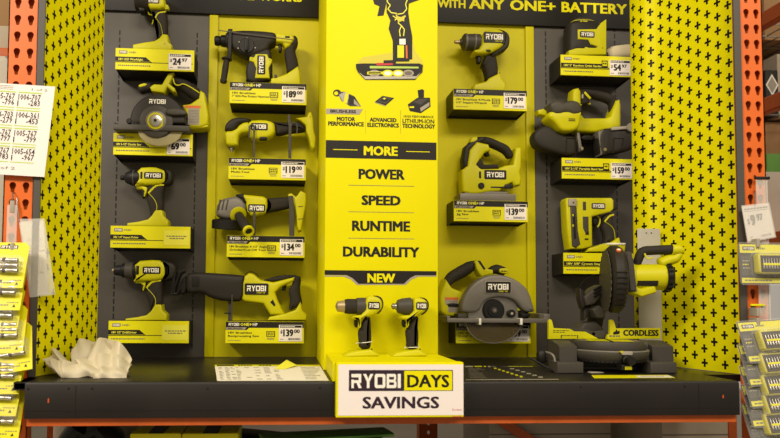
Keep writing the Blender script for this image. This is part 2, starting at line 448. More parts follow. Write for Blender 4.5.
# perforated side panels -----------------------------------------------------
def plus_panel(name, plan, label, flip, colw=.0268, a=.0027, b=.0074):
    P = smooth_path([V((x, y, 0)) for x, y in plan], 8)
    L = [0]
    for i in range(1, len(P)): L.append(L[-1] + (P[i] - P[i - 1]).length)
    def mp(u, off=0.):
        u = min(max(u, 0), L[-1] - 1e-6)
        i = max(k for k in range(len(L)) if L[k] <= u); i = min(i, len(P) - 2)
        d = (P[i + 1] - P[i]); q = P[i] + d * ((u - L[i]) / d.length)
        d.normalize(); n = V((d.y, -d.x, 0)) * flip
        return q + n * off
    ncol = max(1, round(L[-1] / colw)); cw = L[-1] / ncol; ch = .0438; z0 = SZ + .0015; z1 = SZ + .001 + .0438 * 38
    av, bv = .0034, .0128
    plus = [(b, -av), (b, av), (a, av), (a, bv), (-a, bv), (-a, av), (-b, av), (-b, -av), (-a, -av), (-a, -bv), (a, -bv), (a, -av)]
    m = MB()
    def grid_add(uz, fs, mt, off): m.add([tuple(mp(u, off) + V((0, 0, z))) for u, z in uz], fs, mt)
    for c in range(ncol):
        u0 = c * cw; zz = z0 - (ch / 2 if c % 2 else 0)
        while zz < z1:
            lo, hi = max(zz, z0), min(zz + ch, z1); cx, cz = u0 + cw / 2, zz + ch / 2
            if lo == zz and hi == zz + ch:
                x, y = cw / 2, ch / 2
                outer = [(x, -av), (x, av), (x, y), (a, y), (-a, y), (-x, y), (-x, av), (-x, -av), (-x, -y), (-a, -y), (a, -y), (x, -y)]
                # pair every inner vertex with an outer one
                uz = [(cx + p, cz + q) for p, q in plus] + [(cx + p, cz + q) for p, q in outer]
                inn = [0, 1, 2, 3, 4, 5, 6, 7, 8, 9, 10, 11]
                fs = [(0, 12, 13, 1), (1, 13, 14, 2), (2, 14, 15, 3), (3, 15, 16, 4), (4, 16, 17, 5), (5, 17, 18, 6), (6, 18, 19, 7), (7, 19, 20, 8), (8, 20, 21, 9), (9, 21, 22, 10), (10, 22, 23, 11), (11, 23, 12, 0)]
                grid_add(uz, fs, PY, 0)
            elif hi > lo:
                grid_add([(u0, lo), (u0 + cw, lo), (u0 + cw, hi), (u0, hi)], [(0, 1, 2, 3)], PY, 0)
            zz += ch
    k = 24
    bk = MB()
    uu = [L[-1] * i / k for i in range(k + 1)]
    vs = []; fs = []
    for u in uu: vs += [tuple(mp(u, -.0035) + V((0, 0, z0))), tuple(mp(u, -.0035) + V((0, 0, z1))), tuple(mp(u, -.006) + V((0, 0, z0))), tuple(mp(u, -.006) + V((0, 0, z1)))]
    for i in range(k): fs += [(i * 4, i * 4 + 1, i * 4 + 5, i * 4 + 4), (i * 4 + 2, i * 4 + 3, i * 4 + 7, i * 4 + 6)]
    bk.add(vs, fs, BK)
    q = mp(L[-1] / 2)
    r = thing(name, label, 'perforated panel', (q.x, q.y, SZ))
    part('perforated_sheet', m, r); part('black_backing', bk, r)
PLW = lambda u, v: on_z(u, v, SZ)
fl = at(44, 20, -.56).x; il = at(101, 120, -.30).x
plus_panel('perforated_side_panel', [(il - .012, -.262), (il - .001, -.285), (il - .006, -.32), (il + (fl - il) * .3, -.40), (il + (fl - il) * .65, -.48), (fl, -.56)], 'yellow side panel with plus-shaped holes, left of the tool display', -1)
ax = lambda u, y: at(u, 150, y).x
q0 = ax(634.5, -.21)
plus_panel('perforated_side_panel', [(q0 + .02, -.17), (q0 + .001, -.195), (ax(645, -.25), -.25), (ax(661, -.29), -.29), (ax(684, -.365), -.365), (ax(709, -.445), -.445), (at(733.8, 40, -.525).x, -.525)], 'yellow side panel with plus-shaped holes, right of the tool display', 1, .0316, .0034, .0102)

# shelf deck -------------------------------------------------------------
X0 = at(24.5, 400, FY).x; X1 = at(739.5, 400, FY).x
XD = UL[1] + .002; m = MB(); m.prism([(XD, SZ - .02), (X1, SZ - .02), (X1, SZ), (XD, SZ)], FY + .004, .01, DECK, b=.003); m.box(X0, XD, FY + .004, UPY - .012, SZ - .02, SZ, DECK); m.box(X1, 1.35, -.518, .01, SZ - .02, SZ, DECK); m.box(-.668, XD, -.52, .01, SZ - .02, SZ, DECK)
f = MB(); zb = .0027 + DZ
f.prism([(FY, zb), (FY + .012, zb), (FY + .012, SZ - .003), (FY + .003, SZ - .001), (FY, SZ - .006)], 0, 1, FASC)
f.v = [(X0 + (X1 - X0) * y, x, z) for x, y, z in f.v]
for u in (75.5, 699):
    x = at(u, 400, FY).x; f.box(x - .0006, x + .0006, FY - .0006, FY + .001, zb, SZ - .008, BK)
f.box(X0, X1, FY - .0007, FY + .001, zb + .018, zb + .0192, BK)
for u, v in ((28, 389), (68.5, 388.5), (69, 412), (92, 388.6), (207.5, 388.5), (320, 388), (581, 387), (685, 386.5)):
    p = at(u, v, FY - .0006); f.lathe((p.x, FY - .0004, p.z), (0, -1, 0), [(0, .0028), (.0006, .0026)], BK, n=10)
for u, v, h in ((48.5, 400.5, .007), (723, 396.5, .005)):
    p = at(u, v, FY); f.prism([(p.x - .0012, p.z - h), (p.x + .002, p.z - h * .6), (p.x + .0012, p.z + h), (p.x - .002, p.z + h * .4)], FY - .0009, FY + .001, SCR)
r = thing('metal_shelf', 'long black steel shelf with a deep front lip carrying the tool display', 'shelf', ((X0 + X1) / 2, -.33, zb))
part('shelf_deck', m, r); part('front_lip', f, r)
bm_ = MB(); z0 = at(300, 424.6, FY + .013).z
bm_.prism([(FY + .013, z0), (FY + .06, z0), (FY + .06, SZ - .022), (FY + .045, SZ - .022), (FY + .045, z0 + .045), (FY + .013, z0 + .04)], 0, 1, ORD)
xa, xb = X0 + .001, X1 - .001
bm_.v = [(xa + (xb - xa) * y, x, z) for x, y, z in bm_.v]
solo('rack_beam', bm_, 'orange steel rack beam running under the black shelf', 'rack beam', ((xa + xb) / 2, FY + .04, z0))

m = MB(); m.box(UL[0] + .02, UR[1] - .02, -.52, .5, 2.70, 2.73, DECK, b=.003); m.box(UL[0] + .005, UR[1] - .005, -.545, -.52, 2.64, 2.74, ORG, b=.004)  # out-of-view upper shelf, added to keep steep light off the recessed panels
solo('shade_shelf', m, 'unseen upper shelf added above the header sign to shade the recessed panels', 'shelf', (.3, 0, 2.64))

# back panels -----------------------------------------------------------------
HY = -.012
hz = sum(at(u, v, HY).z for u, v in ((105, 10.3), (209, 14), (319, 17), (437, 21.9), (542, 26), (629.6, 28.7))) / 6      # underside of the header
ZT = 2.55
def slots(mb, us, y):
    for u in us:
        x = at(u, 200, 0).x; z = SZ + .03
        while z < at(u, 31, 0).z:
            mb.rect(x - .0024, z, x + .0024, z + .0185, y, BK); z += .0262
def dark_panel(ua, ub, us, label, xa=None, xb=None):
    a = xa if xa is not None else at(ua, 200, 0).x; b = xb if xb is not None else at(ub, 200, 0).x
    m = MB().box(a, b, 0, .018, SZ + .001, ZT, PAN, b=.002); slots(m, us, -.0006)
    solo('slotted_back_panel', m, label, 'back panel', ((a + b) / 2, .009, SZ))
xA = at(206.5, 200, -.006).x; xB = at(535.5, 200, -.006).x
dark_panel(0, 0, (116, 194.5), 'dark grey slotted back panel behind the left column of tools', xa=-.70, xb=xA)
dark_panel(0, 0, (547, 617), 'dark grey slotted back panel behind the right column of tools', xa=xB, xb=1.40)
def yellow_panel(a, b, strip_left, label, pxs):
    m = MB(); m.box(a, b, .004, .018, SZ + .001, ZT, RCY)
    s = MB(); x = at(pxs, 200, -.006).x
    if strip_left: s.box(a, x, -.006, .004, SZ + .001, hz - .001, RCY, b=.002)
    else: s.box(x, b, -.006, .004, SZ + .001, hz - .001, RCY, b=.002)
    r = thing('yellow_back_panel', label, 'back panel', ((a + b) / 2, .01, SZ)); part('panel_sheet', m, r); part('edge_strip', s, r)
CXL, CXR = .1195, .460
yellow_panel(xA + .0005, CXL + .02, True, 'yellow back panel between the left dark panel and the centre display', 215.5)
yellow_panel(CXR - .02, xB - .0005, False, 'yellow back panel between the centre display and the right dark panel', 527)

# header ----------------------------------------------------------------------
def header(xa, xb, lab):
    m = MB(); m.prism([(xa, hz), (xb, hz), (xb, 2.52), (xa, 2.52)], HY, -.001, HDR, b=.003, seg=2)
    r = thing('header_sign', lab, 'sign', ((xa + xb) / 2, -.006, hz)); return r, m
xhL = at(90, 12, HY).x; xhR = at(640, 25, HY).x
hl, lml = header(xhL, CXL - .001, 'black header sign with yellow lettering, left of the centre display')
hr, lmr = header(CXR + .001, xhR, 'black header sign reading WITH ANY ONE+ BATTERY')
def spantext(mb, t, ua, ub, vbase, vtop, y, m, bold):
    a, b = at(ua, vbase, y), at(ub, vbase, y); h = at((ua + ub) / 2, vtop, y).z - at((ua + ub) / 2, vbase, y).z
    mb.text(t, (a.x, y, (a.z + b.z) / 2 if False else a.z), h, m, w=b.x - a.x, bold=bold)
ty = HY - .001
lm = lmr; base = sum(at(u, v, ty).z for u, v in ((437, 6.0), (469, 7.2), (510, 9.2), (562, 11.2), (626, 13.4))) / 5 - .004
hh = at(562, 1.0, ty).z - at(562, 11.2, ty).z
for t, a, b, k in (('WITH', 437.6, 465.5, .8), ('ANY', 469, 504.5, 1), ('ONE+', 510, 555.5, 1), ('BATTERY', 561.5, 627, 1)):
    xa, xb = at(a, 8, ty).x, at(b, 8, ty).x; lm.text(t, (xa, ty, base), hh * k, PY, w=xb - xa, bold=.035)
part('sign_board', lm, hr)
lm = lml; base = at(280, 1.2, ty).z
for t, a, b, k in (('EVERY', 158, 205, 1), ('TOOL', 213, 254, 1), ('WORKS', 259, 302, .8)):
    xa, xb = at(a, 2, ty).x, at(b, 2, ty).x; lm.text(t, (xa, ty, base if k < 1 else base), hh * k, PY, w=xb - xa, bold=.035)
part('sign_board', lm, hl)

# centre display column ----------------------------------------------------------
CY = -.42
col = thing('display_column', 'tall yellow centre display listing power, speed, runtime and durability', 'display', ((CXL + CXR) / 2, -.2, SZ))
part('column_body', MB().prism([(CXL, SZ + .001), (CXR, SZ + .001), (CXR, 2.56), (CXL, 2.56)], CY, .003, PY, b=.004, seg=2), col)
y1, y2, y3 = CY - .0006, CY - .0012, CY - .0018
m = MB()
t = tr(310, 130, 2.737, y1)
def trect(mb, T, a, b, c, d, y, mt):   # zoom coords rectangle (levelled)
    p, q = T(a, d), T(c, b); zc = (T(a, d)[1] + T(c, d)[1]) / 2; zt = (T(a, b)[1] + T(c, b)[1]) / 2
    mb.rect(p[0], zc, q[0], zt, y, mt)
def ttext(mb, T, s, a, top, c, bot, mt, y, bold=.02, res=2):
    p, q = T(a, bot), T(c, bot); z = (p[1] + q[1]) / 2; h = (T(a, top)[1] + T(c, top)[1]) / 2 - z
    mb.text(s, (p[0], y, z), h, mt, w=q[0] - p[0], bold=bold, res=res)
trect(m, t, 43, 31, 346, 79, y1, INK)
trect(m, t, 63, 53, 130, 55, y2, PY); trect(m, t, 263, 58.5, 328, 60.5, y2, PY)
ttext(m, t, 'MORE', 147, 45, 240, 70, PY, y2, .044)
ttext(m, t, 'POWER', 133, 107.5, 259, 135, INK, y1, .044); ttext(m, t, 'SPEED', 141, 179.5, 248, 206, INK, y1, .044)
ttext(m, t, 'RUNTIME', 115, 249, 274, 277, INK, y1, .044); ttext(m, t, 'DURABILITY', 90, 320, 299, 347.5, INK, y1, .044)
for v in (152.5, 225, 297): trect(m, t, 105, v - .6, 285, v + .6, y1, PRND)
trect(m, t, 40, 385, 346, 398, y1, INK)
m.quad(t([(92, 398), (110, 407), (128, 424), (262, 424), (280, 407), (298, 398)]), y1 - .0001, LGR)
m.quad(t([(100, 397), (116, 405), (133, 421), (257, 421), (274, 405), (290, 397)]), y1 - .0003, INK)
m.quad(t([(40, 398), (95, 398), (112, 407), (108, 408), (93, 401), (40, 401)]), y1 - .0002, LGR)
m.quad(t([(346, 398), (296, 398), (278, 407), (282, 408), (297, 401), (346, 401)]), y1 - .0002, LGR)
ttext(m, t, 'NEW', 157, 393, 233, 417.5, PY, y2, .044)
t = tr(325, 80, 6.783, y1)
m.quad(t([(8, 193), (257, 198), (234, 235), (8, 230)]), y1, LGR)
ttext(m, t, 'BRUSHLESS', 36, 203, 210, 223, INK, y2, .03)
ttext(m, t, 'MOTOR', 80, 251, 204, 278, INK, y1, .044); ttext(m, t, 'PERFORMANCE', 21, 283.5, 264, 312, INK, y1, .044)
ttext(m, t, 'ADVANCED', 303, 257, 485, 284, INK, y1, .044); ttext(m, t, 'ELECTRONICS', 287, 292, 501, 320, INK, y1, .044)
ttext(m, t, 'HIGH PERFORMANCE', 534, 241, 736, 256, INK, y1, .01, 1); ttext(m, t, 'LITHIUM-ION', 526, 265, 741, 293, INK, y1); ttext(m, t, 'TECHNOLOGY', 524, 299, 747, 327, INK, y1, .044)
for u in (275, 512): trect(m, t, u - .8, 205, u + .8, 365, y1, PRND)
part('printed_lettering', m, col)
# printed pictures on the poster (flat print)
def ell(cx, cy, rx, ry, n=20, rot=0):
    return [(cx + rx * math.cos(a) * math.cos(rot) - ry * math.sin(a) * math.sin(rot), cy + rx * math.cos(a) * math.sin(rot) + ry * math.sin(a) * math.cos(rot)) for a in [2 * PI * k / n for k in range(n)]]
m = MB(); k = [0]
def lay(T, pts, mt):
    k[0] += 1; m.quad(T(pts), CY - .0004 - .00004 * k[0], mt)
lay(t, ell(82, 88, 28, 24), DK); lay(t, ell(76, 90, 14, 13), PY)
lay(t, [(85, 85), (130, 78), (200, 110), (245, 180), (225, 178), (170, 178), (110, 140)], GRD)
lay(t, [(95, 100), (130, 80), (165, 95), (150, 165), (115, 140)], STL); lay(t, [(125, 150), (140, 85), (160, 92), (148, 162)], LY)
lay(t, [(160, 100), (205, 118), (215, 165), (165, 168)], DK); lay(t, [(196, 128), (242, 178), (222, 176), (196, 162)], LGR)
lay(t, [(338, 148), (390, 107), (470, 122), (412, 172)], INK); lay(t, [(352, 146), (392, 113), (455, 124), (410, 162)], GRD); lay(t, [(375, 140), (400, 122), (435, 130), (410, 150)], INK)
lay(t, [(338, 150), (412, 174), (412, 178), (338, 154)], LGR); lay(t, [(390, 128), (400, 120), (415, 124), (405, 133)], LY)
lay(t, [(562, 165), (628, 120), (712, 120), (716, 180), (650, 225), (575, 210)], DK); lay(t, [(628, 70), (660, 62), (672, 70), (670, 125), (636, 128)], INK)
lay(t, [(565, 165), (600, 160), (640, 180), (650, 222), (580, 208)], INK); lay(t, [(572, 180), (604, 178), (604, 190), (574, 190)], LY); lay(t, [(645, 190), (708, 150), (708, 175), (650, 215)], LGR)
lay(t, [(600, 150), (640, 128), (700, 126), (650, 168)], GRD)
T2 = tr(325, 0, 4.87, y1)
GLASS_Y = mat('print_shadow_yellow', (206, 196, 60), .45)
lay(T2, [(160, 300), (185, 278), (320, 258), (335, 245), (350, 190), (420, 180), (440, 250), (470, 290), (478, 315), (300, 330), (152, 318)], GLASS_Y)
lay(T2, [(225, -30), (440, -30), (470, -5), (400, 20), (300, 10), (285, 75), (255, 78), (265, 30), (240, 20)], DK)
lay(T2, [(300, -30), (412, -30), (405, 60), (412, 110), (425, 180), (425, 290), (330, 300), (330, 200), (310, 140), (318, 100), (300, 60)], INK)
lay(T2, [(320, 20), (395, 20), (380, 95), (388, 170), (345, 180), (325, 130)], DK)
def stroke(pts, w, mt):
    for (x0, z0), (x1, z1) in zip(pts, pts[1:]):
        L_ = math.hypot(x1 - x0, z1 - z0); nx_, nz_ = -(z1 - z0) / L_ * w / 2, (x1 - x0) / L_ * w / 2
        lay(T2, [(x0 + nx_, z0 + nz_), (x1 + nx_, z1 + nz_), (x1 - nx_, z1 - nz_), (x0 - nx_, z0 - nz_)], mt)
for pts in ([(308, -20), (302, 8), (318, 26), (306, 44), (322, 62), (350, 66)], [(430, -20), (400, 0), (392, 22), (398, 44), (380, 66), (352, 70)], [(345, 72), (362, 96), (356, 112), (372, 126), (362, 150), (366, 178)], [(372, 126), (386, 144), (382, 176)], [(330, 78), (348, 90), (340, 100)], [(392, 80), (376, 92), (384, 104)]): stroke(pts, 5, PALE)
lay(T2, [(345, 78), (370, 84), (392, 74), (384, 100), (360, 108), (348, 96)], GLASS_Y)
lay(T2, [(345, 185), (405, 185), (410, 300), (345, 300)], BK); lay(T2, [(362, 190), (392, 190), (392, 218), (362, 218)], WHT); lay(T2, [(352, 222), (384, 222), (384, 282), (352, 282)], LY); lay(T2, [(392, 222), (400, 222), (402, 285), (394, 285)], ORP)
lay(T2, [(150, 312), (185, 310), (460, 310), (476, 318), (474, 352), (450, 372), (440, 388), (195, 388), (160, 352), (152, 335)], INK)
lay(T2, [(165, 352), (190, 372), (445, 372), (470, 348), (440, 384), (195, 386)], STL)
lay(T2, [(218, 322), (455, 326), (455, 334), (218, 334)], GRNP); lay(T2, [(250, 308), (330, 306), (330, 318), (250, 320)], REDI); lay(T2, [(285, 295), (345, 293), (345, 308), (285, 310)], DK)
for cx in (240, 305, 355, 405): lay(T2, ell(cx, 358, 27, 17), LGR if cx in (240, 405) else LY); lay(T2, ell(cx, 358, 18, 10), PRND if cx in (240, 405) else WHT)
lay(T2, [(205, 350), (280, 350), (280, 362), (205, 364)], LY); lay(T2, [(212, 353), (272, 353), (272, 359), (212, 360)], INK)
part('printed_pictures', m, col)

# savings sign -------------------------------------------------------------------
SY = -.70; PZ = .1415 + DZ
sg = thing('savings_sign', 'white and yellow sign box on the shelf edge reading DAYS SAVINGS', 'sign', (.293, -.55, .008 + DZ))
sx0, sx1 = .1325, .4535; sz0, sz1 = .0085 + DZ, .1445 + DZ
# plinth behind the face on which the two centre drills stand
pl = MB(); pl.prism([(sx0 - .006, SZ + .001), (sx1, SZ + .001), (sx1, PZ), (sx0 - .006, PZ)], FY - .004, CY - .002, PY, b=.002, seg=1)
part('plinth', pl, sg)
fc = MB(); fc.prism([(sx0, sz0), (sx1, sz0), (sx1, sz1), (sx0, sz1)], SY, FY - .005, PY, b=.0015, seg=1)
part('sign_face', fc, sg)
w = MB(); w.prism([(sx0 + .005, sz0 + .0055), (sx1 - .001, sz0 + .0055), (sx1 - .001, sz1 - .005), (sx0 + .005, sz1 - .005)], SY - .001, SY + .001, WH)
y = SY - .0014; T = tr(320, 355, 5.2, y)
trect(w, T, 150, 78, 691, 187, y, INK2)
trect(w, T, 438, 82, 687, 184, y - .0002, PY)
a, b = T(163, 172), T(420, 172); w.ryobi((a[0], y - .0004, (a[1] + b[1]) / 2), b[0] - a[0], T(163, 98)[1] - a[1], WHT)
ttext(w, T, 'DAYS', 453, 103, 672, 168, INK, y - .0004, .03)
ttext(w, T, 'SAVINGS', 221, 217, 620, 278, INK2, y, .03)
ttext(w, T, 'See store', 688, 277, 738, 290, REDI, y, 0, 1)
trect(w, T, 690, 318, 738, 322, y, REDI)
part('printed_card', w, sg)
# ------------------------------------------------------------------ price shelves
BW, BH, BD = .268, .0748, .100
BOX = {}
def price_digits(mb, x, z, w, h, y, dollars, cents, m=INK):
    """$ small, big dollars, raised cents"""
    mb.text('$', (x, y, z + h * .42), h * .42, m, w=w * .13, bold=.02, res=1)
    mb.text(dollars, (x + w * .15, y, z), h * .95, m, w=w * (.5 if len(dollars) > 2 else .42), bold=.055, res=2)
    mb.text(cents, (x + w * ((.68 if len(dollars) > 2 else .6)), y, z + h * .45), h * .5, m, w=w * .28, bold=.04, res=2)
def price_card(parent, x0, z0, x1, z1, y, dollars, cents):
    m = MB(); w, h = x1 - x0, z1 - z0
    m.box(x0, x1, y - .0008, y, z0, z1, WH)
    m.rect(x0 + w * .05, z1 - h * .17, x1 - w * .03, z1 - h * .03, y - .001, INK)
    m.dashes(x0 + w * .08, x1 - w * .3, z1 - h * .13, h * .05, y - .0012, WHT, word=.005)
    price_digits(m, x0 + w * .05, z0 + h * .3, w * .88, h * .45, y - .001, dollars, cents)
    m.dashes(x0 + w * .05, x0 + w * .2, z0 + h * .1, h * .05, y - .001, PRND, word=.003)
    xx = x0 + w * .4
    while xx < x1 - w * .08:
        b = random.choice((.0006, .001, .0014)); m.rect(xx, z0 + h * .07, xx + b, z0 + h * .2, y - .001, INK); xx += b + random.choice((.0006, .001))
    part('price_sticker', m, parent, 'white price sticker $%s.%s' % (dollars, cents))
def box(key, ux, z0, lines, label, price=None, hp=False, icon=False, sticker=False):
    x0 = ux; x1 = x0 + BW; z0 = z0 + DZ; z1 = z0 + BH; yf = -BD
    r = thing('price_shelf', label, 'display shelf', (x0 + BW / 2, -BD / 2, z0)); BOX[key] = (x0, z0, r)
    t = MB()                                        # bent steel tray: top, two gusseted cheeks, back flange
    t.box(x0 + .0015, x1 - .0015, yf + .003, -.002, z1 - .003, z1 - .0004, TRY)
    for xx in (x0 + .0012, x1 - .0032):
        t.extr([(xx, yf + .003, z1 - .0004), (xx, yf + .003, z0 + .001), (xx, -.03, z0 - .004), (xx, -.001, z0 - .006), (xx, -.001, z1 - .0004)], (.002, 0, 0), TRY)
    t.box(x0 + .002, x1 - .002, -.004, -.001, z0 - .004, z1 - .001, TRY)
    t.box(x0 + .002, x1 - .002, yf + .003, -.004, z0 + .002, z0 + .004, TRY)
    part('steel_tray', t, r)
    m = MB(); m.prism([(x0, z0), (x1, z0), (x1, z1), (x0, z1)], yf - .002, yf + .003, LY, b=.0008, seg=1)
    y = yf - .0024; y2 = y - .0003; y3 = y - .0006
    U = lambda f: x0 + BW * f
    if hp:
        m.rect(U(.003), z0 + BH * .71, x1 - BW * .003, z1 - .0008, y, INK)
        m.quad([(U(.003), z0 + BH * .71), (U(.3), z0 + BH * .71), (U(.3), z0 + BH * .72), (U(.27), z0 + BH * .61), (U(.003), z0 + BH * .61)], y, INK)
        m.ryobi((U(.04), y2, z0 + BH * .8), BW * .135, BH * .13, WHT)
        m.text('ONE+', (U(.187), y2, z0 + BH * .8), BH * .13, PALE, w=BW * .145, bold=.03, res=1)
        m.text('HP', (U(.345), y2, z0 + BH * .8), BH * .13, WHT, w=BW * .065, bold=.02, res=1)
        m.quad([(U(.01), z0 + BH * .625), (U(.245), z0 + BH * .625), (U(.27), z0 + BH * .735), (U(.01), z0 + BH * .735)], y2, LGR)
        m.text('BRUSHLESS', (U(.03), y3, z0 + BH * .65), BH * .06, INK, w=BW * .19, bold=.03, res=1)
        z = z0 + BH * .44
        for s in lines:
            m.text(s, (U(.035), y, z), BH * .095, INK, w=min(BW * .48, len(s) * BH * .083), bold=.022, res=2); z -= BH * .15
        m.dashes(U(.035), U(.2), z0 + BH * .12, BH * .03, y, PRND, word=.004)
        a, b = U(.52), U(.63)
        m.rect(a, z0 + BH * .3, b, z0 + BH * .56, y, INK); m.rect(a + .003, z0 + BH * .33, b - .003, z0 + BH * .53, y2, LY)
        m.dashes(a + .005, b - .005, z0 + BH * .45, BH * .05, y3, INK, word=.006); m.dashes(a + .005, b - .005, z0 + BH * .37, BH * .05, y3, INK, word=.006)
        m.dashes(a + .002, b - .002, z0 + BH * .22, BH * .035, y, PRND, word=.004); m.dashes(a + .004, b - .004, z0 + BH * .16, BH * .03, y, PRND, word=.004)
        pr = (U(.68), z0 + BH * .1, U(.978), z0 + BH * .85)
    else:
        m.rect(U(.045), z0 + BH * .74, U(.15), z0 + BH * .89, y, PRND); m.rect(U(.05), z0 + BH * .755, U(.145), z0 + BH * .875, y2, LGR)
        m.ryobi((U(.058), y3, z0 + BH * .78), BW * .078, BH * .07, WHT)
        m.text('ONE+', (U(.163), y, z0 + BH * .77), BH * .085, PRND, w=BW * .1, bold=.02, res=1)
        bw = .68 if icon else .46
        m.quad([(U(.0), z0 + BH * .37), (U(bw), z0 + BH * .37), (U(bw - .075), z0 + BH * .6), (U(.0), z0 + BH * .6)], y, INK)
        m.rect(U(0), z0 + BH * .335, U(.985), z0 + BH * .365, y, INK)
        m.rect(U(0), z0 + BH * .372, U(bw - .02), z0 + BH * .385, y2, LY)
        m.text(lines[0], (U(.04), y2, z0 + BH * .435), BH * .1, PALE, w=min(BW * (bw - .15), len(lines[0]) * BH * .088), bold=.03, res=2)
        m.dashes(U(.035), U(.45), z0 + BH * .17, BH * .05, y, PRND, word=.006)
        if icon:
            a, b = U(.565), U(.65); m.rect(a, z0 + BH * .45, b, z0 + BH * .77, y2, INK); m.rect(a + .003, z0 + BH * .5, b - .003, z0 + BH * .72, y3, LY); m.dashes(a + .005, b - .005, z0 + BH * .58, BH * .08, y3 - .0002, INK, word=.006)
        if sticker:
            m.rect(U(.665), z0 + BH * .14, U(.985), z0 + BH * .83, y3, PALE)
            m.dashes(U(.7), U(.96), z0 + BH * .53, BH * .05, y3 - .0002, PRND, word=.008); m.dashes(U(.74), U(.92), z0 + BH * .43, BH * .05, y3 - .0002, PRND, word=.008)
        pr = (U(.675), z0 + BH * .06, U(.965), z0 + BH * .8)
    part('label_panel', m, r)
    if price: price_card(r, *pr, yf - .003, *price)
    return r
box('11', -.5855, 1.0855, ['18V LED Worklight'], 'plain yellow-fronted shelf in the left column carrying the work light', ('24', '97'))
box('12', -.586, .7895, ['18V 5-1/2" Circular Saw'], 'plain yellow-fronted shelf under the charcoal circular saw', ('69', '00'))
box('13', -.5885, .4705, ['18V 1/4" Impact Driver'], 'yellow-fronted shelf without a price, under the yellow and black impact driver', sticker=True)
box('14', -.588, .148, ['18V 1/2" Drill/Driver'], 'yellow-fronted shelf without a price, lowest of the left column', sticker=True)
box('21', -.1945, .979, ['18V Brushless', '1" SDS-Plus Rotary Hammer'], 'black and yellow shelf priced $189 under the rotary hammer', ('189', '00'), hp=True)
box('22', -.1945, .7132, ['18V Brushless', 'Multi-Tool'], 'black and yellow shelf priced $119 with two prongs holding the multi-tool', ('119', '00'), hp=True)
box('23', -.1965, .4434, ['18V Brushless 4-1/2" Angle', 'Grinder/Cut-Off Tool'], 'black and yellow shelf priced $134 with prongs holding the angle grinder', ('134', '00'), hp=True)
box('24', -.1968, .1482, ['18V Brushless', 'Reciprocating Saw'], 'black and yellow shelf priced $139 under the reciprocating saw', ('139', '00'), hp=True)
box('41', .596, .9788, ['18V Brushless 4-Mode', '1/2" Impact Wrench'], 'black and yellow shelf priced $179 under the impact wrench', ('179', '00'), hp=True)
box('42', .5965, .579, ['18V Brushless', 'Jig Saw'], 'black and yellow shelf priced $139 under the jig saw', ('139', '00'), hp=True)
box('43', .6025, .1495, ['18V Brushless', '7-1/4" Circular Saw'], 'black and yellow shelf half hidden behind the big silver circular saw', ('139', '00'), hp=True)
box('51', .9905, 1.1148, ['18V 5" Random Orbit Sander'], 'yellow-fronted shelf priced $54 under the orbital sander', ('54', '97'), icon=True)
box('52', .9905, .7385, ['18V 2-1/2" Portable Band Saw'], 'yellow-fronted shelf priced $159 under the band saw', ('159', '00'), icon=True)
box('53', .993, .3972, ['18V 3/8" Crown Stapler'], 'yellow-fronted shelf without a price, under the crown stapler', icon=True)
def ztop(k): return BOX[k][1] + BH
# ------------------------------------------------------------------ tools
YT = -.055
def tool(name, label, cat, key, cx=None, y=-.055):
    x0, z0, _ = BOX[key]
    return thing(name, label, cat, (cx if cx is not None else x0 + BW / 2, y, z0 + BH))
def trigger_loop(mb, T, pts, r, y, m): mb.sweep([V((T(p)[0], y, T(p)[1])) for p in pts], r, r * 1.2, m, n=8, sm=3)
def sw(T, pts, y): return [V((T(p)[0], y, T(p)[1])) for p in pts]
def stripe(mb, T, pts, r, y, m): mb.sweep(sw(T, pts, y), r, .0016, m, n=8, sm=4)
def screw(mb, T, p, y, r=.0022, m=None):
    q = T(p); mb.lathe((q[0], y + .001, q[1]), (0, -1, 0), [(0, r), (.0014, r * .9), (.0014, r * .5), (.0006, r * .45)], m or DK, n=10)
PXM = 283.0       # pixels per metre near the tool plane

# ---- work light (col 1, top)
k = '11'; zt = ztop(k); T = tr(105, 0, 7.8, YT, zt)
r = tool('work_light', 'yellow and charcoal work light with a hanging hook, above the $24 price', 'work light', k)
a = MB(); a.prism(T([(325, -70), (450, -60), (468, 0), (478, 42), (470, 95), (330, 88)]), -.083, -.027, TY, b=.011, sm=1)
a.lathe((T(488, 66)[0], -.062, T(488, 66)[1]), (0, 1, 0), [(0, .0024), (0, .0062), (.014, .0062), (.014, .0024)], TY, n=18)
a.prism(T([(455, 30), (495, 48), (500, 60), (470, 90)]), -.064, -.046, TY, b=.003)
part('housing', a, r)
h = MB(); p = T(330, 15); hd = V((-.85, 0, .45)).normalized()
h.lathe((p[0] + .012, -.055, p[1]), (-1, 0, .18), [(0, .034), (.008, .038), (.03, .040), (.034, .042), (.044, .042), (.047, .038), (.044, .034)], DK, n=26)
h.lathe((p[0] - .029, -.055, p[1] + .0075), (-1, 0, .18), [(0, .034), (.001, .01)], LGR, n=20)
h.prism(T([(268, 70), (320, 78), (318, 105), (280, 108), (272, 95)]), -.075, -.035, BK, b=.006)
part('lamp_head', h, r, 'dark grey lamp head with lens')
g = MB(); g.prism(T([(358, 92), (482, 92), (490, 180), (492, 292), (462, 302), (440, 345), (404, 350), (400, 250), (384, 180), (372, 130)]), -.075, -.035, RUB, b=.013, sm=1); part('handle', g, r)
g = MB(); stripe(g, T, [(402, 158), (425, 122), (478, 112)], .0028, -.0745, TY); stripe(g, T, [(402, 158), (438, 205), (452, 250), (458, 300)], .0009, -.075, TY); part('accent_stripe', g, r)
g = MB(); trigger_loop(g, T, [(336, 95), (345, 112), (374, 122), (380, 150), (368, 190)], .0022, -.055, TY); part('trigger', g, r)
b = MB(); b.prism(T([(230, 384), (232, 373), (300, 360), (400, 345), (438, 322), (460, 292), (500, 296), (505, 350), (535, 378), (530, 388)]), -.088, -.022, TY, b=.008)
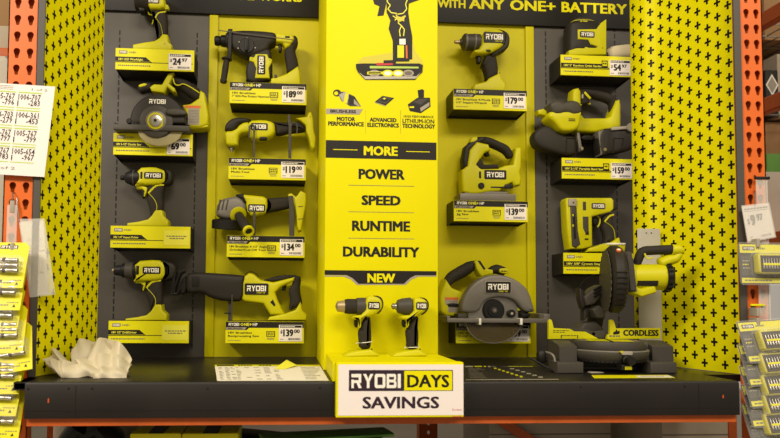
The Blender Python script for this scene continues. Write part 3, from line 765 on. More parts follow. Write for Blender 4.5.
screw(b, T, (480, 370), -.088); part('battery_foot', b, r)
q0, q1 = T(336, 54), T(437, 22)
g = MB(); g.logo(q0[0], q0[1], q1[0], q1[1], -.0845, GRD, WHT); part('name_plate', g, r)

# ---- pistol drivers
def driver(key, org, label, name, cat, nose, housing, rear, handle, foot, stripes, logo, slots_, trig, loop, seg=None):
    zt = ztop(key) if isinstance(key, str) else key[0]
    T = tr(*org, zt)
    r = tool(name, label, cat, key) if isinstance(key, str) else thing(name, label, cat, (T(*foot[0])[0] + .03, key[1], zt))
    yc = -.055 if isinstance(key, str) else key[1]
    dy = yc + .055
    nm, ncy, mt_list = nose
    a = MB(); p = T(nm, ncy)
    for prof, mt in mt_list:
        a.lathe((p[0], yc, p[1]), (1, 0, 0), [(t / org[2] / PXS, rr / org[2] / PXS) for t, rr in prof], mt, n=26)
    part('nose', a, r)
    a = MB(); a.prism(T(housing), -.084 + dy, -.026 + dy, TY, b=.012, sm=1)
    for s in slots_: q0, q1 = T(s[0], s[3]), T(s[2], s[1]); a.box(q0[0], q1[0], -.0846 + dy, -.08 + dy, q0[1], q1[1], BK, b=.0008)
    part('housing', a, r)
    a = MB(); a.prism(T(rear), -.080 + dy, -.030 + dy, DK, b=.013, sm=1); part('motor_cap', a, r)
    a = MB(); a.prism(T(handle), -.074 + dy, -.036 + dy, RUB, b=.0135, sm=1); part('handle', a, r)
    if stripes:
        a = MB()
        for pts, w in stripes: stripe(a, T, pts, w, -.0742 + dy, TY)
        part('accent_stripe', a, r)
    a = MB(); a.prism(T(foot), -.087 + dy, -.023 + dy, TY, b=.007); screw(a, T, foot[-4], -.084 + dy); part('battery_foot', a, r)
    a = MB(); a.prism(T(trig), -.065 + dy, -.045 + dy, BK, b=.005, sm=1); part('trigger', a, r)
    if loop: a = MB(); a.prism(T(loop), -.07 + dy, -.04 + dy, TY, b=.004); part('trigger_guard', a, r)
    q0, q1 = T(logo[0], logo[3]), T(logo[2], logo[1]); a = MB(); a.logo(q0[0], q0[1], q1[0], q1[1], -.0855 + dy, sub=len(logo) > 4); part('name_plate', a, r)
    return r, T
PXS = 287.0
DRV = lambda dx, dy: lambda L: [(x + dx, y + dy) for x, y in L]
driver('13', (105, 160, 4.61, YT), 'yellow and black impact driver with a stubby black nose', 'impact_driver', 'power tool',
       (72, 82, [([(0, 9), (2, 11), (16, 11), (17, 8), (22, 8), (22, 20), (30, 27), (50, 35), (78, 40), (92, 40), (92, 10)], BK), ([(60, 37.6), (63, 39), (66, 39), (66, 30)], GRD)]),
       [(152, 42), (235, 37), (262, 48), (287, 54), (288, 100), (270, 118), (200, 122), (168, 118), (150, 130), (144, 122), (158, 108)],
       [(262, 46), (298, 46), (316, 62), (315, 105), (290, 122), (262, 116), (282, 96), (282, 58)],
       [(188, 116), (282, 114), (268, 160), (272, 205), (270, 245), (214, 272), (208, 235), (200, 205), (192, 180), (206, 160)],
       [(110, 306), (112, 295), (165, 288), (206, 278), (222, 262), (240, 236), (272, 236), (276, 262), (298, 284), (299, 306)],
       [([(206, 157), (240, 124), (276, 120)], .0035), ([(206, 157), (232, 185), (244, 214), (242, 242)], .0012)],
       (188, 65, 274, 93), [(171, 62, 182, 94), (289, 60, 292, 98), (296, 62, 299, 98)],
       [(164, 138), (184, 138), (192, 150), (184, 178), (170, 176), (174, 160)], [(146, 120), (178, 120), (200, 130), (196, 150), (186, 172), (182, 170), (186, 146), (176, 138), (150, 136)])
d = DRV(-8, -9)
driver('14', (105, 255, 4.61, YT), 'yellow and black drill driver with a long black keyless chuck', 'drill_driver', 'power tool',
       (33, 71, [([(0, 6), (3, 8), (12, 8), (12, 4)], BRS), ([(10, 10), (12, 22), (40, 26), (44, 27), (48, 33), (100, 36), (110, 36), (112, 10)], BK), ([(62, 35), (64, 37), (96, 38), (98, 36)], GRD)]),
       [(140, 30), (250, 23), (278, 36), (288, 70), (285, 100), (262, 118), (200, 123), (165, 122), (142, 128), (138, 118), (150, 104)],
       [(255, 24), (305, 30), (332, 48), (330, 92), (308, 118), (262, 120), (284, 98), (286, 60), (276, 36)],
       [(188, 120), (272, 112), (264, 150), (268, 195), (266, 230), (210, 262), (206, 230), (192, 190), (188, 170), (205, 152)],
       [(102, 304), (106, 292), (160, 285), (200, 276), (220, 258), (238, 228), (268, 228), (271, 255), (292, 274), (291, 304)],
       [([(198, 152), (222, 126), (262, 118)], .0035), ([(198, 152), (224, 180), (238, 205), (236, 236)], .0012)],
       (182, 56, 264, 88), [(152, 52, 166, 92), (285, 55, 288, 92), (292, 57, 295, 92)],
       [(158, 130), (178, 130), (184, 144), (178, 168), (162, 168), (166, 150)], [(138, 116), (172, 116), (192, 126), (190, 142), (180, 166), (176, 164), (180, 140), (168, 132), (142, 130)])
# the pair on the centre plinth
PXS = 356.0
YP = -.475
driver((PZ, YP), (330, 285, 5.691, YP - .028), 'compact drill with a brass-coloured chuck, left of the pair on the centre plinth', 'compact_drill', 'power tool',
       (38, 122, [([(0, 14), (3, 20), (8, 30), (26, 33), (50, 36), (58, 38), (60, 10)], BRS), ([(50, 36), (52, 41), (72, 44), (120, 44), (124, 30)], RUB), ([(118, 42), (120, 50), (160, 52), (176, 50), (180, 20)], GRD), ([(-2, 6), (3, 8), (3, 3)], BK)]),
       [(205, 70), (240, 56), (282, 66), (302, 90), (304, 130), (280, 158), (240, 180), (205, 188), (180, 188), (180, 245), (160, 250), (166, 200), (130, 196), (126, 175), (200, 168)],
       [(236, 58), (290, 62), (308, 90), (308, 125), (290, 158), (270, 168), (296, 130), (292, 92), (270, 74)],
       [(192, 205), (205, 188), (236, 178), (238, 230), (242, 300), (240, 340), (232, 368), (172, 368), (170, 320), (164, 270), (176, 245)],
       [(76, 412), (82, 398), (110, 384), (160, 374), (238, 366), (250, 378), (278, 396), (274, 412)],
       [], (216, 96, 284, 138), [(196, 178, 212, 186)],
       [(142, 196), (168, 196), (172, 215), (166, 245), (144, 243)], None)
driver((PZ, YP), (330, 285, 5.691, YP - .028), 'compact impact driver with a grey nose, right of the pair on the centre plinth', 'compact_impact_driver', 'power tool',
       (361, 122, [([(0, 10), (2, 17), (12, 18), (16, 16), (24, 20), (32, 22)], STL), ([(26, 22), (34, 38), (60, 47), (100, 52), (112, 52), (116, 20)], GRD), ([(-2, 6), (3, 8), (3, 3)], BK)]),
       [(475, 78), (510, 68), (548, 78), (564, 105), (560, 140), (535, 162), (500, 178), (478, 190), (456, 192), (452, 240), (436, 246), (440, 200), (404, 196), (402, 175), (478, 170)],
       [(510, 68), (552, 74), (570, 104), (566, 140), (540, 168), (525, 172), (554, 136), (550, 102), (530, 82)],
       [(468, 205), (482, 188), (514, 178), (508, 230), (514, 290), (512, 340), (504, 368), (444, 368), (446, 320), (438, 270), (452, 240)],
       [(350, 412), (358, 398), (384, 384), (436, 374), (512, 366), (524, 378), (552, 396), (546, 412)],
       [], (490, 98, 552, 140), [(470, 178, 488, 188)],
       [(418, 196), (444, 196), (448, 215), (442, 245), (420, 243)], None)
# cable ties on the two handles
for (u0, v0, u1, v1, lab) in ((150, 332, 242, 322, 'white cable tie looped round the left compact drill handle'), (440, 356, 512, 354, 'white cable tie looped round the compact impact driver handle')):
    T = tr(330, 285, 5.691, YP - .02); a, b = T(u0, v0), T(u1, v1); m = MB()
    cx, cz = (T(170 if u0 < 300 else 444, v0)[0] + b[0]) / 2, (a[1] + b[1]) / 2; rx = (b[0] - T(170 if u0 < 300 else 444, v0)[0]) / 2 + .0012
    m.tube([V((cx + rx * math.cos(t), YP + .021 * math.sin(t), cz + (b[1] - a[1]) / (b[0] - a[0]) * rx * math.cos(t))) for t in [2 * PI * i / 24 for i in range(25)]], .0011, WHT, n=6)
    m.tube([V((cx - rx, YP - .004, a[1])), V((cx - rx - .008, YP - .015, a[1] - .001)), V((a[0], YP - .02, a[1] + .001))], .0009, WHT, n=6)
    solo('cable_tie', m, lab, 'cable tie', (cx, YP, cz - .002))
PXS = 287.0
# ---- impact wrench
r, T = driver('41', (440, 25, 4.61, YT), 'yellow and black impact wrench with a grey barrel and pale square drive', 'impact_wrench', 'power tool',
       (66, 78, [([(0, 6), (1, 8), (28, 9), (30, 6)], BRS), ([(26, 10), (28, 16), (36, 17), (38, 28), (46, 38), (122, 40), (126, 20)], GRD), ([(48, 38.5), (50, 41), (56, 41), (58, 39)], GRY), ([(92, 40.2), (94, 41.5), (98, 41.5), (100, 40)], GRY)]),
       [(184, 40), (255, 31), (284, 42), (291, 66), (290, 92), (274, 116), (218, 145), (150, 146), (143, 128), (180, 120)],
       [(250, 30), (296, 38), (314, 60), (313, 104), (292, 128), (255, 142), (236, 160), (222, 150), (274, 110), (290, 86), (286, 46)],
       [(202, 160), (252, 138), (264, 200), (263, 240), (208, 266), (204, 225), (192, 195), (188, 180)],
       [(138, 300), (148, 286), (203, 272), (214, 258), (263, 234), (271, 262), (290, 280), (288, 300)],
       [], (190, 50, 286, 96, 1), [(200, 128, 222, 136)],
       [(160, 146), (184, 144), (190, 160), (184, 182), (166, 178), (170, 160)], None)
a = MB(); a.prism(T([(205, 150), (232, 148), (250, 160), (222, 176), (196, 196), (190, 190)]), -.075, -.035, RUB, b=.006); part('grip_collar', a, r)

# ---- rotary hammer
k = '21'; zt = ztop(k); T = tr(210, 25, 4.867, YT, zt)
r = tool('rotary_hammer', 'black and yellow rotary hammer with side handle, above the $189 price', 'power tool', k)
s = 1 / 4.867 / PXS
a = MB(); p = T(22, 77); a.lathe((p[0], -.055, p[1]), (1, 0, 0), [(t * s, q * s) for t, q in ((0, 10), (1, 20), (8, 24), (26, 24), (28, 21), (34, 28), (56, 30), (58, 20))], BK, n=26); part('chuck', a, r)
a = MB(); a.prism(T([(74, 50), (108, 42), (180, 38), (300, 46), (324, 56), (324, 98), (292, 110), (286, 140), (200, 168), (160, 160), (112, 132), (98, 112), (74, 104)]), -.086, -.024, DK, b=.014, sm=1)
a.prism(T([(195, 150), (292, 112), (304, 185), (304, 280), (178, 280), (176, 210), (188, 190)]), -.082, -.028, DK, b=.012, sm=1)
for u in (188, 192): pass
part('motor_housing', a, r)
a = MB(); q = T(181, 118); a.lathe((q[0], -.08, q[1]), (0, -1, 0), [(0, .027), (.008, .027), (.0095, .025), (.0095, .001)], BK, n=30); a.box(q[0] - .006, q[0] + .006, -.099, -.0885, q[1] - .022, q[1] + .022, BK, b=.003); part('mode_dial', a, r)
a = MB()
for uv in ((182, 82), (145, 100), (140, 130), (222, 128)): q = T(*uv); a.lathe((q[0], -.0858, q[1]), (0, -1, 0), [(0, .0026), (.0008, .0026)], LGR, n=10)
part('dial_marks', a, r)
a = MB(); a.prism(T([(224, 158), (280, 158), (286, 176), (303, 182), (303, 194), (287, 224), (292, 274), (220, 274), (227, 224), (214, 196), (193, 190), (196, 170), (216, 174)]), -.0875, -.07, TY, b=.004)
q0, q1 = T(231, 256), T(271, 166); a.prism([(q0[0], q0[1]), (q1[0], q0[1]), (q1[0], q1[1]), (q0[0], q1[1])], -.089, -.08, INK, b=.001, corner=.003)
h_ = q1[1] - q0[1]; w_ = q1[0] - q0[0]
a.ryobi((q1[0] - w_ * .22, -.0895, q0[1] + h_ * .08), h_ * .84, w_ * .56, WHT, ux=(0, 0, 1), uz=(-1, 0, 0))
for uv in ((207, 182), (293, 188)): screw(a, T, uv, -.0878)
part('front_cover', a, r, 'yellow cover with upright lettering')
a = MB(); a.prism(T([(316, 48), (402, 58), (412, 78), (390, 112), (368, 124), (352, 98), (318, 92)]), -.078, -.032, TY, b=.008); q0, q1 = T(365, 76), T(388, 67); a.box(q0[0], q1[0], -.079, -.07, q0[1], q1[1], BK, b=.001); part('rear_bridge', a, r)
a = MB(); a.prism(T([(402, 56), (424, 62), (430, 98), (412, 128), (424, 168), (433, 212), (428, 228), (374, 248), (372, 205), (362, 150), (362, 124), (384, 108), (402, 86)]), -.075, -.035, RUB, b=.0135, sm=1); part('rear_handle', a, r)
a = MB(); a.prism(T([(296, 292), (298, 274), (340, 264), (372, 252), (428, 214), (438, 250), (442, 292)]), -.088, -.022, TY, b=.007); q = T(322, 266); a.box(q[0] - .006, q[0] + .004, -.0885, -.08, q[1] - .006, q[1] + .006, GRD, b=.001); part('battery_foot', a, r)
a = MB(); a.prism(T([(330, 98), (352, 98), (350, 122), (346, 136), (332, 132), (336, 116)]), -.064, -.046, BK, b=.005, sm=1); part('trigger', a, r)
a = MB(); p0, p1 = T(86, 182), T(68, 345); d = V((p1[0] - p0[0], 0, p1[1] - p0[1])); L = d.length
a.lathe((p0[0], -.088, p0[1]), d, [(-.004, .005), (-.004, .012), (0, .0185), (.003, .0185), (.005, .011), (.012, .010), (.03, .0115), (L * .6, .0108), (L * .85, .0105), (L * .9, .0125), (L * .93, .0125), (L, .010), (L, .003)], RUB, n=22)
q0, q1 = T(88, 182), T(113, 40); a.prism([(q0[0], q0[1]), (q1[0] - .002, q0[1]), (q1[0], q1[1]), (q0[0] + .002, q1[1])], -.093, -.080, BK, b=.004)
p = T(100, 77); a.lathe((p[0] - .009, -.055, p[1]), (1, 0, 0), [(0, .028), (0, .034), (.016, .034), (.016, .028)], BK, n=26); part('side_handle', a, r)
a = MB(); p0, p1 = T(46, 49), T(405, 92); a.tube([V((p0[0], -.094, p0[1])), V((p1[0], -.090, p1[1]))], .0017, SIL, n=8); part('depth_rod', a, r, 'thin bright metal depth rod')

# ---- multi-tool, held by two prongs of its shelf
def prong(T, zt, pts, y, w, rr):
    m = MB(); m.sweep(sw(T, pts, y), w, .0013, GRD, n=8, p=4, round_ends=False)
    part('holding_prong', m, rr, 'dark steel prong holding the tool')
k = '22'; zt = ztop(k); T = tr(215, 105, 5.473, YT, zt)
prong(tr(215, 105, 5.473, -.094), zt, [(213, 293), (214, 112), (200, 106), (189, 118), (188, 182)], -.094, .0032, BOX[k][2])
prong(tr(215, 105, 5.473, -.094), zt, [(409, 293), (411, 120), (404, 55)], -.094, .0052, BOX[k][2])
prong(tr(215, 105, 5.473, -.096), zt, [(414, 158), (416, 112), (424, 97), (442, 98), (450, 112), (448, 158)], -.0965, .0022, BOX[k][2])
r = thing('multi_tool', 'yellow oscillating multi-tool lying level on two steel prongs', 'power tool', (T(250, 150)[0], -.055, T(250, 200)[1]))
a = MB(); a.prism(T([(54, 152), (110, 150), (142, 110), (192, 98), (202, 160), (150, 162), (132, 178), (130, 228), (112, 236), (64, 230), (60, 202)]), -.084, -.026, TY, b=.012, sm=1)
a.prism(T([(180, 96), (270, 90), (322, 104), (330, 130), (330, 165), (300, 190), (240, 202), (195, 192), (188, 150)]), -.086, -.024, TY, b=.012, sm=1)
q0, q1 = T(245, 203), T(286, 186); a.box(q0[0], q1[0], -.088, -.07, q0[1], q1[1], BK, b=.003); part('housing', a, r)
a = MB(); a.prism(T([(56, 152), (58, 118), (84, 88), (125, 76), (200, 85), (192, 106), (142, 110), (122, 130), (106, 154)]), -.085, -.025, DK, b=.012, sm=1); part('gear_head', a, r)
a = MB(); p = T(92, 228); a.lathe((p[0], -.055, p[1]), (0, 0, -1), [(0, .014), (.006, .013), (.007, .009), (.012, .009), (.013, .005), (.018, .005), (.018, .001)], STL, n=20); part('spindle', a, r)
a = MB(); a.prism(T([(268, 90), (330, 98), (420, 100), (472, 94), (497, 130), (492, 150), (410, 156), (332, 176), (330, 132), (312, 106)]), -.076, -.034, RUB, b=.014, sm=1); part('grip', a, r)
a = MB(); a.prism(T([(440, 86), (502, 76), (510, 54), (526, 52), (536, 90), (539, 150), (550, 190), (546, 240), (534, 252), (520, 236), (512, 190), (498, 156), (495, 122), (465, 98)]), -.087, -.023, TY, b=.006); screw(a, T, (518, 80), -.087); part('battery_foot', a, r)
q0, q1 = T(198, 150), T(290, 114); a = MB(); a.logo(q0[0], q0[1], q1[0], q1[1], -.0875, sub=False); part('name_plate', a, r)

# ---- angle grinder
k = '23'; zt = ztop(k); T = tr(200, 185, 5.69, YT, zt)
prong(tr(200, 185, 5.69, -.094), zt, [(309, 293), (309, 150)], -.0945, .0042, BOX[k][2])
prong(tr(200, 185, 5.69, -.094), zt, [(522, 293), (522, 120), (515, 62)], -.0945, .009, BOX[k][2])
r = thing('angle_grinder', 'yellow angle grinder with a black wheel guard and a side handle pointing outward', 'power tool', (T(300, 150)[0], -.055, T(300, 275)[1]))
a = MB(); a.prism(T([(94, 152), (104, 112), (130, 84), (175, 76), (208, 68), (242, 84), (268, 120), (262, 168), (222, 192), (165, 202), (100, 186)]), -.088, -.022, GRY, b=.014, sm=1)
for u in (118, 140, 162): q = T(u, 100); a.prism(T([(u - 14, 150), (u - 2, 92), (u + 6, 92), (u - 6, 150)]), -.0895, -.08, GRD, b=.001)
part('gear_head', a, r)
a = MB(); c0 = T(155, 200); a.lathe((c0[0] + .004, -.06, c0[1] + .003), (.06, -.12, 1), [(-.037, .005), (-.037, .052), (-.035, .056), (-.008, .056), (-.004, .052), (0, .030), (.003, .010)], BK, n=36); part('wheel_guard', a, r)
a = MB(); a.prism(T([(232, 58), (290, 64), (382, 72), (388, 120), (376, 166), (340, 176), (290, 186), (270, 150), (262, 108)]), -.086, -.024, TY, b=.012, sm=1)
a.prism(T([(205, 62), (250, 56), (268, 110), (250, 105), (240, 84)]), -.0865, -.04, BK, b=.004); part('motor_housing', a, r)
a = MB(); a.prism(T([(325, 68), (345, 74), (400, 78), (500, 70), (537, 80), (532, 126), (480, 142), (400, 156), (372, 166), (386, 122), (375, 90)]), -.077, -.033, RUB, b=.014, sm=1); part('grip', a, r)
a = MB(); a.prism(T([(500, 60), (520, 54), (546, 75), (572, 40), (601, 55), (604, 100), (596, 150), (586, 200), (576, 262), (560, 268), (550, 240), (548, 180), (536, 128), (510, 112)]), -.088, -.022, TY, b=.006)
for v in (130, 200): a.prism(T([(556, v), (585, v - 3), (585, v + 1), (556, v + 4)]), -.0884, -.08, DK)
part('battery_foot', a, r)
q0, q1 = T(276, 160), T(374, 118); a = MB(); a.logo(q0[0], q0[1], q1[0], q1[1], -.0875, sub=False, edge=TY); part('name_plate', a, r)
a = MB(); P0 = at(200 + 215 / 5.69, 185 + 165 / 5.69, -.09); P1 = at(200 + 279 / 5.69, 185 + 267 / 5.69, -.20); d = P1 - P0; L = d.length
a.lathe(P0, d, [(0, .012), (0, .026), (.004, .029), (.008, .029), (.010, .024), (.012, .013)], TY, n=28)
a.lathe(P0, d, [(.010, .012), (.014, .0155), (L * .5, .0168), (L - .012, .0158), (L - .008, .013)], DK, n=24)
a.lathe(P0, d, [(L - .014, .012), (L - .012, .0185), (L - .003, .0195), (L, .018), (L, .0125), (L - .004, .0115), (L - .022, .011), (L - .022, .001)], TY, n=28); part('side_handle', a, r, 'side handle with yellow flange and yellow end ring')

# ---- reciprocating saw
k = '24'; zt = ztop(k); T = tr(165, 262, 4.98, YT, zt)
prong(tr(165, 262, 4.98, -.095), zt, [(333, 293), (334, 162)], -.0955, .0022, BOX[k][2])
m = MB(); q0, q1 = tr(165, 262, 4.98, -.06)(314, 293), tr(165, 262, 4.98, -.06)(330, 165); m.box(q0[0], q1[0], -.062, -.059, q0[1], q1[1], GRD); q = tr(165, 262, 4.98, -.06)(300, 255); m.box(q[0] - .004, q1[0], -.064, -.061, q[1] - .002, q[1] + .002, BK)
part('holding_prong', m, BOX[k][2], 'dark steel prong holding the tool')
r = tool('reciprocating_saw', 'long black-nosed yellow reciprocating saw reaching across the dark panel edge', 'power tool', k)
a = MB(); a.prism(T([(108, 72), (126, 54), (186, 52), (390, 66), (402, 75), (396, 196), (300, 197), (225, 178), (190, 152), (130, 160), (108, 142)]), -.086, -.024, DK, b=.015, sm=1)
a.prism(T([(140, 72), (178, 72), (178, 126), (140, 126)]), -.0872, -.08, BK, b=.002, corner=.002); part('front_boot', a, r)
a = MB(); y = -.055
for pts, rr in (([(98, 46), (78, 60), (58, 110), (48, 150), (62, 160), (86, 120), (104, 88)], .0042), ([(60, 45), (46, 80), (38, 130), (36, 158), (48, 158)], .0036)):
    for yy in (-.072, -.038): a.sweep(sw(T, pts, yy), rr, .004, BK, n=8, sm=3)
a.prism(T([(84, 90), (112, 66), (114, 150), (82, 168), (76, 140)]), -.075, -.035, BK, b=.008, sm=1)
a.prism(T([(38, 150), (50, 60), (56, 60), (48, 156)]), -.074, -.036, BK, b=.001); part('shoe', a, r)
a = MB(); a.prism(T([(396, 74), (420, 56), (442, 60), (478, 90), (540, 102), (620, 82), (646, 76), (642, 95), (578, 125), (550, 152), (562, 190), (600, 262), (525, 262), (490, 207), (400, 197), (386, 186), (386, 108)]), -.083, -.027, TY, b=.010)
a.prism(T([(524, 200), (538, 186), (552, 214), (544, 222)]), -.0836, -.075, BK, b=.001); part('housing', a, r)
a = MB(); a.prism(T([(470, 94), (580, 64), (672, 66), (678, 92), (670, 140), (682, 190), (682, 212), (628, 242), (616, 235), (625, 190), (612, 145), (640, 98), (628, 84), (540, 102)]), -.076, -.034, RUB, b=.013, sm=1); part('rear_handle', a, r)
a = MB(); a.prism(T([(510, 290), (522, 272), (600, 256), (650, 238), (674, 198), (684, 240), (706, 262), (702, 290)]), -.088, -.022, TY, b=.006); part('battery_foot', a, r)
a = MB(); a.prism(T([(578, 105), (602, 104), (606, 120), (598, 146), (580, 142), (584, 122)]), -.064, -.046, BK, b=.004); part('trigger', a, r)
q0, q1 = T(399, 162), T(516, 108); a = MB(); a.logo(q0[0], q0[1], q1[0], q1[1], -.0865, sub=True); part('name_plate', a, r)
a = MB(); a.tube(sw(T, [(398, 70), (408, 54), (430, 48), (452, 56), (466, 76)], -.05), .0011, BK, n=6, sm=4); part('hanging_hook', a, r)

# ---- jig saw
k = '42'; zt = ztop(k); T = tr(440, 130, 4.61, YT, zt)
r = tool('jig_saw', 'yellow jig saw with a black top handle standing on its grey shoe', 'power tool', k)
a = MB(); a.prism(T([(90, 192), (118, 172), (128, 100), (160, 62), (214, 74), (222, 102), (196, 112), (176, 142), (164, 164), (180, 184), (255, 184), (290, 170), (326, 166), (336, 90), (363, 86), (364, 180), (356, 200), (364, 225), (359, 260), (330, 264), (322, 248), (300, 258), (262, 288), (220, 290), (170, 300), (134, 302), (94, 292), (90, 240)]), -.084, -.026, TY, b=.009)
a.prism(T([(130, 60), (140, 40), (164, 36), (170, 60), (150, 74)]), -.075, -.035, TY, b=.005)
for s_ in ((168, 198, 178, 230), (221, 268, 290, 274), (285, 258, 322, 276)): q0, q1 = T(s_[0], s_[3]), T(s_[2], s_[1]); a.box(q0[0], q1[0], -.0848, -.08, q0[1], q1[1], BK, b=.001)
q = T(178, 264); a.lathe((q[0], -.082, q[1]), (0, -1, 0), [(0, .0115), (.006, .011), (.008, .009), (.008, .001)], BK, n=20); part('housing', a, r)
a = MB(); a.prism(T([(102, 178), (97, 140), (108, 80), (128, 64), (152, 56), (182, 36), (206, 46), (156, 76), (132, 98), (126, 150), (118, 180)]), -.078, -.032, DK, b=.008); part('front_cover', a, r)
a = MB(); a.sweep(sw(T, [(168, 52), (215, 54), (262, 72), (300, 92), (322, 122)], -.055), [.015, .0165, .0165, .017, .014], [.018, .019, .019, .019, .016], RUB, n=16, sm=4); part('top_handle', a, r)
a = MB(); a.prism(T([(152, 168), (174, 136), (192, 166), (255, 166), (260, 184), (175, 188)]), -.0855, -.025, RUB, b=.005); part('inner_grip', a, r)
a = MB(); a.prism(T([(200, 92), (218, 98), (228, 120), (214, 124), (200, 112)]), -.064, -.046, BK, b=.003); part('trigger', a, r)
a = MB(); q0, q1 = T(78, 334), T(332, 304); a.box(q0[0], q1[0], -.094, -.016, zt + .0005, q1[1], GRY, b=.002); q0, q1 = T(104, 306), T(302, 290); a.box(q0[0], q1[0], -.08, -.03, q0[1], q1[1], GRY, b=.002)
a.prism(T([(95, 292), (130, 262), (140, 262), (150, 300), (95, 304)]), -.07, -.04, GRD, b=.003); part('shoe', a, r, 'grey metal shoe')
q0, q1 = T(194, 232), T(291, 195); a = MB(); a.logo(q0[0], q0[1], q1[0], q1[1], -.0855, sub=False, edge=DK); part('name_plate', a, r)

# ---- random orbital sander
k = '51'; zt = ztop(k); T = tr(550, 15, 6.253, -.092, zt)
r = tool('orbital_sander', 'charcoal and yellow orbital sander with a cream dust bag', 'power tool', k)
a = MB(); cx = T(232, 150)[0] + .002; w = (T(345, 150)[0] - T(108, 150)[0]) / 2 * .92; zA, zB = zt + .018, T(228, 55)[1]
a.sweep([V((cx - .002, -.055, zA)), V((cx - .002, -.055, zA + (zB - zA) * .3)), V((cx, -.055, zB - .01)), V((cx, -.055, zB))], [.042, .042, .044, .046], [w * .97, w * .98, w, w * .98], DK, n=32, p=3.2, ref=(1, 0, 0)); part('body', a, r)
a = MB(); a.sweep([V((cx - .006, -.055, zB + .002)), V((cx - .006, -.055, zB + .012)), V((cx - .006, -.055, zB + .016))], [.042, .041, .034], [w * .76, w * .74, w * .62], GRD, n=28, p=3, ref=(1, 0, 0))
part('palm_pad', a, r)
a = MB(); yf = -.1015
a.sweep([V((cx - .006, -.055, zB - .001)), V((cx - .006, -.055, zB + .005))], [.0435, .0435], [w * .79, w * .79], TY, n=28, p=3, ref=(1, 0, 0))
a.prism(T([(316, 52), (347, 30), (347, 252), (113, 252), (113, 226), (178, 206), (300, 202), (250, 190), (234, 160), (171, 156), (169, 94), (286, 92), (300, 72)]), -.1, -.07, TY, b=.004)
for s_ in ((160, 207, 210, 212), (228, 205, 285, 210)): q0, q1 = T(s_[0], s_[3]), T(s_[2], s_[1]); a.box(q0[0], q1[0], -.1006, -.095, q0[1], q1[1], BK)
screw(a, T, (322, 212), -.1); part('side_cover', a, r, 'yellow cover panel')
q0, q1 = T(180, 145), T(271, 110); a = MB(); a.logo(q0[0], q0[1], q1[0], q1[1], -.1015, GRD); part('name_plate', a, r)
a = MB(); a.lathe((cx - .002, -.055, zt + .0005), (0, 0, 1), [(0, .04), (0, .0425), (.006, .043), (.009, .040), (.012, .036), (.02, .036)], BK, n=32); part('sanding_pad', a, r)
a = MB(); p0, p1 = T(340, 228), T(412, 222); a.lathe((p0[0], -.05, p0[1]), (1, 0, .03), [(0, .014), ((p1[0] - p0[0]) * .6, .014), (p1[0] - p0[0], .0165), (p1[0] - p0[0] + .002, .012)], BK, n=22); part('dust_port', a, r)
a = MB(); a.sweep([V((T(u, v)[0], -.05, T(u, v)[1])) for u, v in ((398, 215), (415, 216), (450, 213), (510, 206), (546, 203))], [.018, .025, .027, .027, .024], [.018, .024, .028, .028, .024], BAGM, n=24, sm=4, p=2.6); part('dust_bag', a, r, 'cream cloth dust bag')

# ---- band saw
k = '52'; zt = ztop(k); T = tr(528, 80, 4.17, -.088, zt)
r = tool('band_saw', 'portable band saw with wide charcoal base lobes and yellow body', 'power tool', k)
dzb = zt + .0005 - T(60, 322)[1]
a = MB(); a.prism(T([(16, 250), (20, 222), (48, 198), (84, 194), (130, 236), (196, 240), (198, 300), (190, 318), (150, 320), (80, 302), (30, 282)]), -.108, -.05, DK, b=.014, sm=1); A1 = a
a = MB(); a.prism(T([(284, 240), (300, 210), (328, 203), (426, 208), (456, 220), (467, 246), (462, 270), (432, 292), (362, 308), (322, 314), (300, 322), (290, 300)]), -.108, -.05, DK, b=.014, sm=1); A2 = a
for pts in ([(150, 250), (148, 315)], [(150, 250), (190, 250), (186, 318)], [(346, 250), (342, 312)], [(346, 250), (386, 250), (378, 300)]): (A1 if pts[0][0] < 250 else A2).tube(sw(T, pts, -.109), .0016, BK, n=6)
part('idler_cover', A1, r); part('drive_cover', A2, r)
a = MB(); a.prism(T([(190, 232), (300, 228), (300, 256), (190, 252)]), -.06, -.03, BK, b=.004); a.prism(T([(222, 236), (244, 228), (282, 232), (270, 250), (232, 250)]), -.085, -.05, BK, b=.004)
part('bridge', a, r)
for pts in ([(196, 226), (207, 222), (220, 300), (206, 302)], [(284, 220), (308, 212), (322, 304), (296, 318)]):
    a = MB(); a.prism(T(pts), -.104, -.06, GRY, b=.003); q = T(*[(pts[2][0] + pts[3][0]) / 2, pts[2][1] - 8]); a.lathe((q[0], -.104, q[1]), (0, -1, 0), [(0, .0065), (.006, .006), (.006, .001)], SIL, n=16)
    part('blade_guide', a, r, 'grey metal blade guide')
a = MB(); a.prism(T([(192, 60), (195, 34), (216, 29), (226, 45), (226, 140), (240, 156), (330, 156), (350, 150), (372, 82), (388, 78), (393, 100), (393, 196), (340, 206), (286, 216), (210, 212), (192, 190)]), -.083, -.027, TY, b=.010); part('main_body', a, r)
a = MB(); a.sweep(sw(T, [(222, 44), (260, 44), (310, 54), (350, 66), (372, 88), (372, 150)], -.055), [.010, .0135, .0165, .0175, .016, .012], [.018, .02, .021, .021, .02, .018], RUB, n=16, sm=4); a.prism(T([(226, 42), (258, 42), (268, 90), (232, 96)]), -.074, -.036, RUB, b=.008); part('top_handle', a, r)
a = MB(); trigger_loop(a, T, [(228, 118), (232, 96), (250, 86), (272, 92)], .0035, -.064, TY); q = sw(T, [(242, 48), (258, 66), (266, 74)], -.078); a.sweep(q, .0045, .002, TY, n=8); q0 = T(234, 62); a.box(q0[0] - .003, q0[0] + .003, -.078, -.07, q0[1] - .01, q0[1] + .006, LGR, b=.001); part('trigger', a, r)
